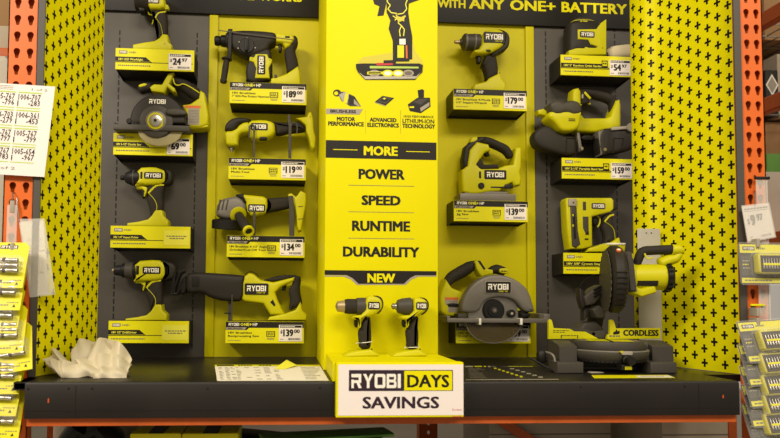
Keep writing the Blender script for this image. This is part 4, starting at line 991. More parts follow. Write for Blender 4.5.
a = MB(); a.prism(T([(68, 160), (78, 140), (196, 140), (206, 150), (196, 212), (165, 226), (120, 224), (98, 192), (72, 172)]), -.128, -.05, TY, b=.012, sm=1); a.prism(T([(40, 126), (66, 120), (84, 134), (78, 150), (46, 144)]), -.09, -.055, TY, b=.005)
for v in (176, 183): q0, q1 = T(148, v + 2), T(175, v - 1); a.box(q0[0], q1[0], -.1286, -.12, q0[1], q1[1], BK)
part('motor_cover', a, r)
a = MB(); a.prism(T([(70, 112), (92, 98), (112, 98), (128, 108), (160, 96), (192, 104), (205, 124), (203, 156), (165, 162), (150, 152), (130, 152), (112, 160), (84, 156)]), -.132, -.06, GRD, b=.014, sm=1); part('front_grip', a, r, 'grey rounded front grip')
a = MB(); a.sweep(sw(T, [(334, 212), (380, 208), (412, 206)], -.112), .006, .004, LGR, n=10, p=3); q = T(414, 206); a.lathe((q[0], -.109, q[1]), (0, -1, 0), [(0, .006), (0, .0155), (.003, .0165), (.008, .0155), (.008, .006)], LGR, n=24); part('tension_lever', a, r, 'light grey tension lever')
for o in ALLCH(r):
    o.location.z += 0
r.location.z += dzb

# ---- crown stapler
k = '53'; zt = ztop(k); T = tr(540, 190, 4.87, YT, zt)
r = tool('crown_stapler', 'upright yellow crown stapler behind the mitre saw guard', 'power tool', k)
a = MB(); a.prism(T([(111, 54), (118, 43), (332, 43), (342, 56), (342, 98), (326, 112), (238, 134), (240, 276), (190, 292), (130, 290), (118, 200)]), -.082, -.028, TY, b=.007)
a.box(T(191, 104)[0], T(207, 104)[0], -.0828, -.078, T(191, 104)[1], T(191, 62)[1], GRD, b=.001)
a.prism(T([(190, 134), (218, 134), (220, 222), (206, 222), (192, 190)]), -.0828, -.078, GRD, b=.001); a.prism(T([(202, 222), (218, 200), (220, 222)]), -.0832, -.078, BK)
a.box(T(200, 247)[0], T(218, 247)[0], -.0828, -.078, T(200, 247)[1], T(200, 239)[1], BK); part('housing', a, r)
a = MB(); a.prism(T([(130, 86), (160, 86), (166, 200), (178, 268), (156, 286), (138, 276)]), -.086, -.024, GRD, b=.004)
a.prism(T([(140, 120), (150, 120), (156, 240), (146, 244)]), -.0866, -.08, BK)
for v in (128, 178): q = T(142, v); a.box(q[0] - .003, q[0] + .002, -.0872, -.08, q[1] - .004, q[1] + .004, TY)
part('magazine', a, r, 'dark staple magazine')
a = MB(); a.box(T(120, 84)[0], T(159, 84)[0], -.0885, -.022, T(120, 84)[1], T(120, 49)[1], LGR, b=.002); q = T(142, 68); a.lathe((q[0], -.0885, q[1]), (0, -1, 0), [(0, .003), (.001, .0026)], BK, n=10); part('nose_plate', a, r)
a = MB(); a.prism(T([(334, 46), (354, 48), (363, 70), (361, 98), (340, 106)]), -.08, -.03, DK, b=.008); part('rear_cap', a, r)
a = MB(); a.prism(T([(298, 128), (346, 108), (352, 180), (366, 244), (302, 272), (312, 230), (294, 184), (302, 160)]), -.074, -.036, RUB, b=.013, sm=1); part('handle', a, r)
a = MB(); stripe(a, T, [(302, 158), (324, 132), (346, 124)], .0032, -.0745, TY); stripe(a, T, [(304, 160), (330, 176), (346, 200), (352, 240)], .0011, -.0748, TY); part('accent_stripe', a, r)
a = MB(); trigger_loop(a, T, [(280, 126), (291, 142), (290, 162), (280, 180)], .003, -.055, TY); a.prism(T([(255, 140), (274, 138), (280, 156), (270, 176), (256, 170)]), -.064, -.046, BK, b=.004); part('trigger', a, r)
a = MB(); a.prism(T([(212, 304), (222, 286), (300, 264), (330, 258), (365, 235), (372, 262), (396, 272), (392, 304)]), -.087, -.023, TY, b=.006); part('battery_foot', a, r)
a = MB(); a.prism(T([(302, 262), (392, 262), (390, 270), (304, 270)]), -.0905, -.03, WHT, b=.001); part('label_band', a, r, 'white label band')
q0, q1 = T(233, 97), T(299, 70); a = MB(); a.logo(q0[0], q0[1], q1[0], q1[1], -.0835, GRD); part('name_plate', a, r)
# ------------------------------------------------------------------ circular saws
def arc(cx, cy, r, a0, a1, n=16, ry=None):
    ry = ry or r
    return [(cx + r * math.cos(math.radians(a0 + (a1 - a0) * i / n)), cy - ry * math.sin(math.radians(a0 + (a1 - a0) * i / n))) for i in range(n + 1)]
k = '12'; zt = ztop(k); YB = -.118
T = tr(105, 65, 4.609, -.115); s = 1 / 4.609 / 292
r = thing('circular_saw', 'charcoal circular saw with yellow rear body, above the $69 price', 'power tool', (T(225, 300)[0], -.07, zt))
a = MB(); a.prism(T(arc(247, 268, 127, -4, 184, 24)), -.137, -.098, DK, b=.008)
a.ryobi((T(210, 187)[0], -.1375, T(210, 187)[1]), T(285, 187)[0] - T(210, 187)[0], T(210, 166)[1] - T(210, 187)[1], WHT)
part('upper_guard', a, r)
a = MB(); q = T(242, 268)
a.lathe((q[0], -.134, q[1]), (0, -1, 0), [(0, .056), (.004, .055), (.006, .050), (.006, .001)], GRD, n=36)
a.lathe((q[0], -.140, q[1]), (0, -1, 0), [(0, .036), (.005, .034), (.007, .028), (.007, .001)], GRY, n=30)
part('gear_cover', a, r)
a = MB(); q = T(242, 270); a.prism(T(arc(242, 270, 39, 30, 330, 20)), -.149, -.14, TY, b=.002); part('hub_ring', a, r, 'yellow hub ring')
a = MB(); a.lathe((q[0], -.146, q[1]), (0, -1, 0), [(0, .0215), (.005, .0215), (.0065, .019), (.0065, .008), (.009, .007), (.009, .001)], SIL, n=28); a.lathe((q[0], -.155, q[1]), (0, -1, 0), [(0, .0055), (.001, .005)], BK, n=12); part('blade_hub', a, r, 'bright metal blade hub')
a = MB(); q0, q1 = T(48, 308), T(396, 291); a.box(q0[0], q1[0], -.145, -.012, zt + .0006, q1[1], GRD, b=.0015)
a.box(q0[0], q0[0] + .006, -.14, -.02, q1[1] - .001, T(48, 272)[1], GRD, b=.001); part('base_plate', a, r)
a = MB(); lg = arc(258, 305, 102, 184, 356, 24, 74); li = arc(258, 305, 52, 356, 184, 16, 34)
a.prism(T(lg + li), -.132, -.125, FROST, b=.002); part('lower_guard', a, r, 'translucent lower blade guard')
a = MB(); a.lathe((q[0] + .003, -.128, T(255, 292)[1]), (0, -1, 0), [(0, .046), (.0015, .046), (.0015, .001)], STL, n=40); 
a.v = [v for v in a.v]; part('blade', a, r)
T2 = tr(105, 65, 4.609, -.06)
a = MB(); a.prism(T2([(302, 240), (330, 234), (372, 236), (396, 250), (394, 264), (330, 266), (300, 258)]), -.15, -.12, GRD, b=.005, sm=1); part('guard_lever', a, r)
for u, v, rr in ((118, 266, 13), (136, 276, 10), (172, 280, 14), (150, 280, 9)): q = T(u, v); a = MB(); a.lathe((q[0], -.12, q[1]), (0, -1, 0), [(0, rr * s), (.016, rr * s), (.019, rr * s * .8), (.019, .001)], BK, n=16); part('adjusting_knob', a, r)
a = MB(); a.sweep([V((T2(u, v)[0], -.06, T2(u, v)[1])) for u, v in ((165, 116), (185, 106), (208, 104))], [.0155, .018, .0165], [.02, .022, .02], RUB, n=16); a.prism(T2([(160, 100), (196, 92), (200, 104), (164, 114)]), -.083, -.07, TY, b=.003, sm=1); part('front_knob', a, r)
a = MB(); a.prism(T2([(212, 112), (232, 98), (268, 100), (296, 50), (322, 44), (316, 66), (300, 96), (326, 116), (330, 132), (318, 136), (292, 112), (278, 140), (222, 132)]), -.085, -.03, TY, b=.006); part('handle_bridge', a, r)
a = MB(); a.sweep([V((T2(u, v)[0], -.055, T2(u, v)[1])) for u, v in ((318, 62), (350, 84), (395, 116), (440, 152))], [.010, .021, .024, .02], [.018, .021, .021, .02], RUB, n=16, sm=4)
part('rear_handle', a, r)
a = MB(); a.sweep([V((T2(u, v)[0], -.079, T2(u, v)[1])) for u, v in ((318, 70), (326, 96), (345, 102), (365, 96), (400, 112), (440, 138))], .0022, .0016, TY, n=8, sm=3); part('accent_stripe', a, r)
a = MB(); a.prism(T2([(362, 198), (400, 192), (438, 166), (444, 130), (464, 142), (474, 200), (482, 240), (480, 285), (442, 300), (394, 300), (384, 240), (368, 212)]), -.095, -.02, TY, b=.008)
q0, q1 = T2(389, 288), T2(442, 214); a.rect(q0[0], q0[1], q1[0], q1[1], -.0956, LGR); q0, q1 = T2(376, 212), T2(447, 202); a.rect(q0[0], q0[1], q1[0], q1[1], -.0956, ORP)
for i in range(9): q0 = T2(393, 224 + i * 7); q1 = T2(438, 224); a.dashes(q0[0], q1[0], q0[1], .0022, -.096, PRND, word=.004)
part('motor_housing', a, r)
a = MB(); a.prism(T2([(356, 290), (450, 290), (478, 284), (480, 296), (440, 302), (360, 304)]), -.09, -.03, TY, b=.003); part('battery_foot', a, r)

k = '43'; zt = ztop(k); YB = -.13
T = tr(430, 250, 4.383, -.130); s = 1 / 4.383 / 296
T2 = tr(430, 250, 4.383, -.065)
r = thing('circular_saw', 'big circular saw with silver upper guard and smoky lower guard', 'power tool', (T(280, 320)[0], -.08, zt))
a = MB(); a.prism(T([(124, 268), (130, 226), (150, 182), (186, 140), (234, 114), (288, 107), (344, 119), (396, 150), (426, 190), (442, 250), (446, 272), (412, 272), (392, 258), (372, 232), (345, 214), (300, 206), (255, 212), (222, 232), (206, 272), (150, 276)]), -.158, -.112, GRY, b=.010, sm=1)
q = T(292, 270); a.lathe((q[0], -.118, q[1]), (0, -1, 0), [(0, .001), (0, .075), (.012, .074), (.014, .07), (.014, .001)], GRY, n=36); part('upper_guard', a, r, 'silver grey upper blade guard')
a = MB(); q = T(274, 264); a.lathe((q[0], -.130, q[1]), (0, -1, 0), [(0, .040), (.012, .038), (.015, .034), (.015, .022), (.018, .021), (.018, .001)], BK, n=30); a.lathe((q[0], -.148, q[1]), (0, -1, 0), [(0, .012), (.004, .011), (.004, .001)], GRD, n=6); a.lathe((q[0], -.152, q[1]), (0, -1, 0), [(0, .006), (.002, .005)], STL, n=12); part('blade_hub', a, r)
a = MB(); q = T(349, 278); a.lathe((q[0], -.13, q[1]), (0, -1, 0), [(0, .014), (.02, .014), (.023, .011), (.023, .001)], BK, n=22); a.lathe((q[0], -.153, q[1]), (0, -1, 0), [(0, .005), (.001, .004)], LGR, n=10); part('adjusting_knob', a, r)
a = MB(); a.prism(T([(396, 266), (428, 264), (430, 298), (394, 300)]), -.14, -.10, BK, b=.003); part('bevel_bracket', a, r)
for u, v, rr in ((432, 258, 11), (405, 286, 10), (420, 284, 9)): q = T(u, v); a = MB(); a.lathe((q[0], -.12, q[1]), (0, -1, 0), [(0, rr * s), (.03, rr * s), (.032, rr * s * .7), (.032, .001)], BK if v > 270 else GRY, n=14); part('adjusting_knob', a, r)
a = MB(); q0, q1 = T(62, 321), T(508, 300); a.box(q0[0], q1[0], -.170, -.012, zt + .0006, q1[1], GRY, b=.002)
a.box(T(482, 300)[0], q1[0], -.165, -.03, q1[1] - .002, T(482, 279)[1], GRY, b=.002); a.box(q0[0], q0[0] + .012, -.165, -.03, q1[1] - .002, T(62, 288)[1], GRY, b=.002)
a.box(T(116, 300)[0], T(154, 300)[0], -.15, -.03, q1[1] - .002, T(116, 278)[1], GRD, b=.002); part('base_plate', a, r, 'grey metal base plate')
for u in (203, 381):
    a = MB(); q0, q1 = T(u - 5, 326), T(u + 5, 298); a.box(q0[0], q1[0], -.1725, -.1, q0[1], q1[1], WHT, b=.001); part('retaining_band', a, r, 'white band round the base plate')
a = MB(); a.prism(T(arc(272, 312, 120, 183, 357, 26, 94)), -.150, -.140, SMOKE, b=.003); part('lower_guard', a, r, 'smoky translucent lower blade guard')
a = MB(); P = T(arc(272, 312, 120, 183, 357, 26, 94)); a.tube([V((x, -.146, z)) for x, z in P], .0022, LGR, n=6); part('guard_rim', a, r)
a = MB(); q = T(274, 278); a.lathe((q[0], -.1355, q[1]), (0, -1, 0), [(0, .088), (.0018, .088), (.0018, .001)], STL, n=48); part('blade', a, r)
a = MB(); a.prism(T2([(60, 128), (86, 166), (132, 186), (142, 230), (126, 266), (126, 290), (60, 290), (36, 266), (33, 205), (46, 166)]), -.098, -.02, TY, b=.010)
q0, q1 = T2(56, 272), T2(112, 212); a.quad(T2([(70, 272), (110, 272), (112, 212), (54, 206), (56, 236), (68, 244)]), -.0986, LGR); q0 = T2(56, 218); q1 = T2(112, 208); a.rect(q0[0], q0[1], q1[0], q1[1], -.0992, ORP)
for i in range(6): q0 = T2(74, 228 + i * 8); q1 = T2(108, 228); a.dashes(q0[0], q1[0], q0[1], .0022, -.0992, PRND, word=.004)
a.prism(T2([(64, 236), (92, 232), (124, 238), (122, 250), (70, 248)]), -.101, -.09, BK, b=.002); part('motor_housing', a, r)
a = MB(); a.sweep([V((T2(u, v)[0], -.055, T2(u, v)[1])) for u, v in ((74, 150), (96, 122), (140, 96), (176, 74), (196, 58))], [.014, .021, .0225, .021, .012], [.02, .021, .021, .021, .018], RUB, n=16, sm=4); part('rear_handle', a, r)
a = MB(); a.prism(T2([(190, 54), (200, 44), (216, 48), (242, 84), (268, 88), (270, 106), (216, 118), (196, 84)]), -.085, -.03, TY, b=.005); a.prism(T2([(200, 48), (212, 48), (236, 84), (228, 88)]), -.0866, -.08, BK, b=.001); part('handle_bridge', a, r)
a = MB(); a.sweep([V((T2(u, v)[0], -.055, T2(u, v)[1])) for u, v in ((268, 92), (295, 84), (326, 94))], [.013, .018, .0165], [.018, .022, .02], RUB, n=16, sm=3); a.prism(T2([(296, 82), (330, 80), (338, 94), (334, 106), (298, 102)]), -.084, -.07, TY, b=.003, sm=1); a.dashes(T2(304, 94)[0], T2(330, 94)[0], T2(304, 96)[1], .004, -.0846, INK, word=.006); part('front_knob', a, r)
q0, q1 = T(231, 189), T(340, 140); a = MB(); a.logo(q0[0], q0[1], q1[0], q1[1], -.1615, sub=True, edge=LGR); part('name_plate', a, r)

# ------------------------------------------------------------------ mitre saw on the shelf
r = thing('mitre_saw', 'large charcoal and yellow mitre saw standing on the right end of the shelf', 'power tool', (.968, -.38, SZ))
P3 = lambda u, v, y: at(530 + u / 4.875, 310 + v / 4.875, y)
YF = -.495
a = MB()
fl0, fl1 = P3(135, 300, YF).x, P3(262, 300, YF).x; fr0, fr1 = P3(590, 300, YF).x, P3(718, 300, YF).x
zf = P3(200, 256, YF).z; zk = P3(200, 172, -.44).z
for x0, x1 in ((fl0, fl1), (fr0, fr1)): a.prism([(x0, SZ + .001), (x1, SZ + .001), (x1, zf), (x0, zf)], YF, -.41, GRD, b=.003)
bl0, bl1 = P3(140, 200, -.44).x, P3(225, 200, -.44).x; br0, br1 = P3(592, 200, -.44).x, P3(694, 200, -.44).x
ztb = P3(180, 148, -.385).z
for x0, x1, sgn in ((bl0, bl1, 1), (br0, br1, -1)):
    a.extr([(x0, -.445, zf - .004), (x0, -.445, zk - .004), (x0, -.436, zk), (x0, -.395, ztb), (x0, -.366, ztb), (x0, -.366, SZ + .002), (x0, -.415, SZ + .002), (x0, -.415, zf - .004)], (x1 - x0, 0, 0), GRD)
# wedges leading in to the table, and the low rear web
a.extr([(bl1, -.43, zf - .01), (bl1 + .055, -.39, zf - .01), (bl1 + .03, -.39, ztb - .006), (bl1, -.42, ztb - .002)], (0, .035, 0), GRD)
a.extr([(br0, -.43, zf - .01), (br0 - .055, -.39, zf - .01), (br0 - .03, -.39, ztb - .006), (br0, -.42, ztb - .002)], (0, .035, 0), GRD)
a.box(bl0 + .01, br1 - .01, -.395, -.34, SZ + .006, ztb - .012, GRD, b=.003)
part('base', a, r)
cx, cyy = (P3(225, 170, -.41).x + P3(538, 170, -.41).x) / 2, -.405
RT = (P3(538, 170, -.41).x - P3(225, 170, -.41).x) / 2
ztt = P3(380, 143, -.37).z
a = MB(); a.lathe((cx, cyy, ztt - .03), (0, 0, 1), [(0, RT * .97), (.006, RT), (.026, RT), (.029, RT * .985), (.0295, .001)], GRD, n=56); 
a.lathe((cx, cyy, ztt - .0004), (0, 0, 1), [(0, RT * .9), (.0006, RT * .9), (.0006, .001)], GRY, n=48)
part('turntable', a, r)
a = MB(); d = V((-.34, -.94, 0)).normalized(); e = V((d.y, -d.x, 0))
def tq(l0, l1, w0, w1, z, m_): a.add([tuple(V((cx, cyy, z)) + d * l + e * w) for l, w in ((l0, w0), (l1, w0), (l1, w1), (l0, w1))], [(0, 1, 2, 3)], m_)
tq(-.03, RT * .78, -.062, .062, ztt + .0010, TY); tq(-.03, RT * .93, -.0045, .0045, ztt + .0014, BK)
part('kerf_insert', a, r, 'yellow kerf insert with a dark slot')
RR = (P3(580, 200, -.46).x - P3(206, 200, -.46).x) / 2; zr = P3(390, 200, -.46).z
a = MB(); a.lathe((cx - .004, cyy, zr - .030), (0, 0, 1), [(0, RR * .88), (.008, RR * .93), (.018, RR * .985), (.028, RR), (.032, RR * .985), (.032, RR * .9), (.024, RR * .88), (.01, RR * .8)], GRD, n=64)
a.lathe((cx - .004, cyy, zr - .002), (0, 0, 1), [(0, RR * .985), (.003, RR * 1.003), (.006, RR * .985), (.006, RR * .93), (0, RR * .93)], GRY, n=64)
for i in range(30):
    t = PI + PI * (i + .5) / 30; x, y = cx - .004 + RR * .93 * math.cos(t), cyy + RR * .93 * math.sin(t)
    a.add([(x + .004 * math.sin(t) * sx, y - .004 * math.cos(t) * sx, zr - .020 - .011 * hz_) for sx, hz_ in ((-1, 0), (1, 0), (1, 1), (-1, 1))], [(0, 1, 2, 3)], BK)
part('mitre_scale', a, r)
a = MB(); p = P3(447, 240, -.50)
a.lathe((p.x, cyy - RR + .006, p.z), (0, -1, 0), [(0, .012), (.012, .012), (.014, .009), (.022, .011), (.034, .013), (.04, .011), (.04, .001)], BK, n=20)
a.prism([(p.x - .02, p.z - .028), (p.x + .012, p.z - .028), (p.x + .012, p.z - .012), (p.x - .02, p.z - .012)], cyy - RR - .015, cyy - RR + .02, BK, b=.003)
q0, q1 = P3(420, 285, -.515), P3(470, 272, -.515); a.rect(p.x - .012, p.z - .026, p.x + .008, p.z - .017, cyy - RR - .0156, TY); part('mitre_lock', a, r)
a = MB(); q = P3(450, 207, -.50); a.box(q.x - .014, q.x + .015, cyy - RR - .006, cyy - RR + .01, q.z - .005, q.z + .005, LGR, b=.001); a.prism([(q.x - .022, q.z + .004), (q.x - .01, q.z + .006), (q.x - .008, q.z), (q.x - .014, q.z - .002)], cyy - RR - .004, cyy - RR + .008, TY); part('scale_pointer', a, r)
a = MB(); a.tube([P3(72, 205, -.43), P3(100, 212, -.45), P3(118, 232, -.46), P3(130, 300, -.47)], .0035, GRY, n=8, sm=3); q = P3(55, 228, -.43); a.lathe(q, (0, 0, 1), [(-.018, .010), (-.012, .014), (.012, .014), (.018, .010)], BK, n=14); a.tube([P3(0, 232, -.45), P3(60, 268, -.46), P3(128, 306, -.47)], .003, BK, n=8); part('clamp_bar', a, r)
# fences
YFN = -.378; T = tr(530, 310, 4.875, YFN)
a = MB(); a.prism(T([(92, 142), (92, 52), (102, 46), (108, 52), (116, 88), (196, 92), (216, 104), (272, 106), (334, 140)]), YFN, YFN + .012, TY, b=.001)
for (u0, u1, v) in ((112, 190, 100), (112, 170, 108), (150, 232, 124)): q0, q1 = T(u0, v + 2), T(u1, v - 1); a.dashes(q0[0], q1[0], q0[1], q1[1] - q0[1], YFN - .0004, INK, word=.008)
for u in (150, 230): q0, q1 = T(u, 138), T(u + 4, 124); a.rect(q0[0], q0[1], q1[0], q1[1], YFN - .0004, INK)
part('left_fence', a, r)
a = MB(); a.prism(T([(376, 142), (380, 122), (390, 118), (392, 50), (402, 46), (410, 54), (420, 90), (636, 88), (638, 140)]), YFN, YFN + .012, TY, b=.001)
ttext(a, T, 'CORDLESS', 454, 97, 627, 126, INK, YFN - .0004, .05)
q = T(404, 110); a.quad(T([(404, 116), (408, 106), (418, 104), (418, 96), (424, 96), (426, 104), (436, 100), (438, 112), (432, 118), (408, 120)]), YFN - .0004, INK); a.dashes(T(386, 130)[0], T(438, 130)[0], T(386, 131)[1], .005, YFN - .0004, PRND, word=.008)
part('right_fence', a, r)
a = MB(); a.prism(T([(180, 90), (280, 92), (334, 108), (330, 138), (270, 138), (216, 104)]), YFN + .014, YFN + .03, GRD, b=.003); a.prism(T([(300, 106), (376, 100), (388, 116), (376, 142), (320, 140)]), YFN + .014, YFN + .05, GRD, b=.004); part('fence_bracket', a, r)
# head
TH = math.radians(18); nx = V((math.cos(TH), -math.sin(TH), 0)); fw = V((-math.sin(TH), -math.cos(TH), 0)); up = V((0, 0, 1))
hc = at(570 + 186 / 4.175, 225 + 226 / 4.175, -.41)
RG = .103
def H(a_, b_, c_): return hc + nx * a_ + fw * b_ + up * c_          # right, towards the viewer, up
a = MB(); a.lathe(H(-.024, 0, 0), nx, [(0, .001), (0, RG * .80), (.004, RG * .93), (.012, RG), (.030, RG), (.040, RG * .94), (.046, RG * .82), (.046, .001)], DK, n=48)
for i in range(8):
    t = -.9 + .17 * i; 
    c = H(0, RG * 1.0 * math.cos(t * .9 - .1), RG * 1.0 * math.sin(t * .9 - .1)); 
    a.lathe(c - nx * .014, nx, [(0, .0022), (.03, .0022)], BK, n=6)
part('blade_guard', a, r)
a = MB(); a.lathe(H(-.0255, 0, 0), nx, [(0, .001), (0, RG * .78), (.002, RG * .78)], SMOKE, n=40); part('guard_window', a, r, 'smoky guard window')
a = MB(); n_ = 60; vs = []
for i in range(n_): t = 2 * PI * i / n_; rr = (.097 if i % 2 else .091); vs.append(H(-.0275, rr * math.cos(t), rr * math.sin(t) - .006))
a.extr(vs, nx * .0018, GRD); part('blade', a, r)
a = MB(); q = H(-.0, RG * .62, RG * .80); a.lathe(q, (fw * .6 + up * .8), [(-.004, .007), (.0035, .007), (.0035, .001)], ORP, n=20); a.lathe(q, (fw * .6 + up * .8), [(.003, .004), (.0042, .004), (.0042, .001)], WHT, n=16); part('warning_badge', a, r, 'small red and white round badge')
a = MB(); a.lathe(H(.020, .0, .006), nx, [(0, .040), (.018, .044), (.03, .044), (.034, .040), (.112, .039), (.120, .036), (.120, .001)], TY, n=36)
a.lathe(H(.139, .0, .006), nx, [(0, .038), (.004, .041), (.014, .041), (.02, .034), (.022, .001)], BK, n=24)
for i in range(16):
    t = 2 * PI * i / 16; a.lathe(H(.141, .041 * math.cos(t), .006 + .041 * math.sin(t)), nx, [(0, .004), (.012, .004)], BK, n=6)
part('motor', a, r, 'yellow motor with black end cap')
a = MB(); q = [H(.06 + .045 * math.cos(0) * i / 3, 0, 0) for i in range(4)]
for i in range(12):
    t0 = -.75 + i * .04
vs = [H(x, .0408 * math.cos(t), .006 + .0408 * math.sin(t)) for x in (.056, .112) for t in (-.75, -.6, -.45, -.3)]
a.add(vs, [(0, 1, 5, 4), (1, 2, 6, 5), (2, 3, 7, 6)], DK); part('warning_label', a, r, 'dark warning label')
a = MB(); a.extr([H(.018, .045, .055), H(.042, .05, .055), H(.05, .052, -.04), H(.022, .05, -.04)], up * .006, GRD)
a.lathe(H(.016, .03, .046), nx, [(0, .012), (.02, .012), (.022, .008)], BK, n=16); a.sweep([H(.022, .03, .075), H(.03, .03, -.035)], .012, .03, GRD, n=10, p=4); a.sweep([H(.03, .02, -.03), H(.065, .02, -.042), H(.10, .01, -.03)], .014, .02, TY, n=12, p=3); part('gear_case', a, r)
a = MB(); hp = [at(570 + u / 4.175, 225 + v / 4.175, y) for u, v, y in ((276, 176, -.43), (284, 148, -.435), (302, 112, -.44), (345, 106, -.45), (390, 104, -.46), (432, 102, -.465))]
a.sweep(hp, [.010, .012, .014, .014, .0145, .014], [.013, .014, .016, .016, .016, .016], RUB, n=14, sm=4); part('handle', a, r)
a = MB(); hp = [at(570 + u / 4.175, 225 + v / 4.175, y) for u, v, y in ((428, 104, -.465), (452, 104, -.468), (466, 110, -.47))]; a.sweep(hp, [.016, .0165, .013], [.018, .018, .014], TY, n=14)
hp = [at(570 + u / 4.175, 225 + v / 4.175, y) for u, v, y in ((378, 158, -.45), (405, 148, -.455), (436, 138, -.46), (452, 118, -.465))]; a.sweep(hp, [.016, .018, .016, .012], [.022, .022, .02, .016], TY, n=14, sm=3)
hp = [at(570 + u / 4.175, 225 + v / 4.175, y) for u, v, y in ((312, 120, -.458), (322, 140, -.462), (345, 136, -.466))]; a.sweep(hp, .0026, .0026, TY, n=8, sm=3); part('battery_dock', a, r, 'yellow battery dock behind the handle')
# arm, lower linkage and dust elbow left of the guard
a = MB(); T = tr(570, 225, 4.175, -.33)
a.prism(T([(48, 300), (92, 262), (118, 250), (126, 290), (92, 330), (60, 336)]), -.35, -.30, GRD, b=.006); a.prism(T([(34, 262), (56, 276), (62, 330), (48, 350), (36, 310)]), -.34, -.31, DK, b=.004)
a.prism(T([(74, 352), (104, 336), (132, 352), (128, 390), (96, 386)]), -.36, -.31, GRD, b=.006); a.prism(T([(60, 346), (90, 330), (80, 380), (60, 400)]), -.33, -.30, DK, b=.004)
a.prism(T([(40, 440), (62, 408), (110, 404), (140, 430), (150, 470), (60, 480)]), -.33, -.27, GRD, b=.008)
a.prism(T([(110, 300), (150, 300), (168, 380), (150, 470), (112, 470), (120, 390)]), -.30, -.25, DK, b=.008)
for v in (270, 284, 298): a.prism(T([(84, v), (112, v - 16), (116, v - 10), (88, v + 6)]), -.353, -.34, BK)
part('pivot_arm', a, r)
a = MB(); a.tube(sw(T, [(40, 270), (60, 234), (100, 210), (128, 206)], -.325), .002, BK, n=6, sm=4); part('cable', a, r)
# metal backing plate standing behind the saw
m = MB(); yp = -.30; q0, q1 = at(638.2, 300, yp), at(659.8, 229, yp); m.prism([(q0.x, SZ + .001), (q1.x, SZ + .001), (q1.x, q1.z), (q0.x, q1.z)], yp - .0025, yp, PLT, b=.001)
for u in (646.3, 651.4): q = at(u, 233, yp - .003); m.lathe((q.x, yp - .0024, q.z), (0, -1, 0), [(0, .0022), (.0006, .0022), (.0006, .0001)], BK, n=10)
m.box(q0.x, q1.x, yp - .0025, yp + .04, SZ + .0008, SZ + .003, PLT)
solo('metal_plate', m, 'tall bare metal plate standing on the shelf behind the mitre saw', 'metal plate', ((q0.x + q1.x) / 2, yp, SZ))

# ------------------------------------------------------------------ papers and cloth on the shelf
def sheet(name, quad, label, mt, draw, cat, h=.0008, z=None):
    zz = (z or SZ) + .0006
    q = [on_z(u, v, zz + h) for u, v in quad]           # far-left, far-right, near-right, near-left
    m = MB(); m.add([tuple(p - V((0, 0, h))) for p in q] + [tuple(p) for p in q], [(0, 1, 2, 3), (4, 5, 6, 7), (0, 1, 5, 4), (1, 2, 6, 5), (2, 3, 7, 6), (3, 0, 4, 7)], mt)
    def B(s, t, e=.0003):
        p = q[0].lerp(q[1], s).lerp(q[3].lerp(q[2], s), t); return (p.x, p.y, p.z + e)
    def R(s0, t0, s1, t1, mt_, e=.0003): m.add([B(s0, t0, e), B(s1, t0, e), B(s1, t1, e), B(s0, t1, e)], [(0, 1, 2, 3)], mt_)
    draw(R, m, B)
    c = (q[0] + q[1] + q[2] + q[3]) / 4
    return solo(name, m, label, cat, (c.x, c.y, zz))
def d1(R, m, B):
    R(0, 0, 1, .12, LY); R(.02, .02, .18, .1, INK, .0005)
    for i in range(5): R(.22 + i * .027, .03, .24 + i * .027, .09, INK, .0005)
    for i in range(4): R(.42 + i * .03, .03, .443 + i * .03, .09, INK, .0005)
    for j in range(9):
        t = .2 + j * .088
        for s in (.03, .09, .14, .19): 
            if random.random() < .8: R(s, t, s + random.uniform(.02, .045), t + .035, PRN)
        for s in (.27, .36, .45, .54):
            if random.random() < .45: R(s, t, s + random.uniform(.03, .06), t + .035, PRN)
        R(.8, t, .8 + random.uniform(.1, .18), t + .03, PRN)
sheet('price_list', [(214.6, 364.8), (319.5, 364.8), (328.8, 380.4), (217.2, 380.6)], 'white printed price list with a yellow heading, lying on the shelf left of the sign', PAPER, d1, 'paper')
def d2(R, m, B):
    R(.02, .0, .12, .1, PRN)
    for s in (.14, .17, .2, .25): R(s, .0, s + .025, .08, LY)
    R(.3, 0, .33, .1, PRN); R(.34, .02, .55, .06, PRND); R(.4, .02, .85, .06, TY)
    for j in range(8): R(.05, .2 + j * .09, .05 + random.uniform(.1, .2), .225 + j * .09, PRND)
    for j in range(7): R(.36 + j * .04, .15 + j * .1, .39 + j * .04, .25 + j * .1, TY)
    for j in range(6): R(.55 + j * .05, .2 + j * .12, .60 + j * .05, .27 + j * .12, PRN)
    R(.0, .96, 1, 1.0, LGR)
sheet('price_list', [(463, 366), (545, 366), (559, 379.8), (466, 380.2)], 'dark printed sheet under clear film, on the shelf right of the sign', TRY, d2, 'paper')
def d3(R, m, B):
    R(.55, .3, .98, .95, WH); R(.6, .45, .9, .6, PRN, .0005)
sheet('price_strip', [(591.5, 375.1), (668, 374.9), (675, 377.6), (594, 377.9)], 'yellow and white price strip lying in front of the mitre saw', LY, d3, 'paper')
m = MB(); q = on_z(595.5, 372.9, SZ); m.prism([(q.x - .02, 0), (q.x + .018, 0), (q.x + .02, .002), (q.x - .016, .003)], q.y - .012, q.y + .012, LGR, b=.001); m.v = [(x, y, z + SZ + .0006) for x, y, z in m.v]
solo('paper_scrap', m, 'small pale paper scrap beside the front left foot of the mitre saw', 'paper', (q.x, q.y, SZ))
zz = SZ + .0018
q = [on_z(u, v, zz) for u, v in ((274, 369), (287, 366.3), (296.5, 366), (285, 369.3))]; pk = at(286.5, 359.8, q[1].y); rt = at(296.5, 365, q[1].y - .01); lf = q[0]
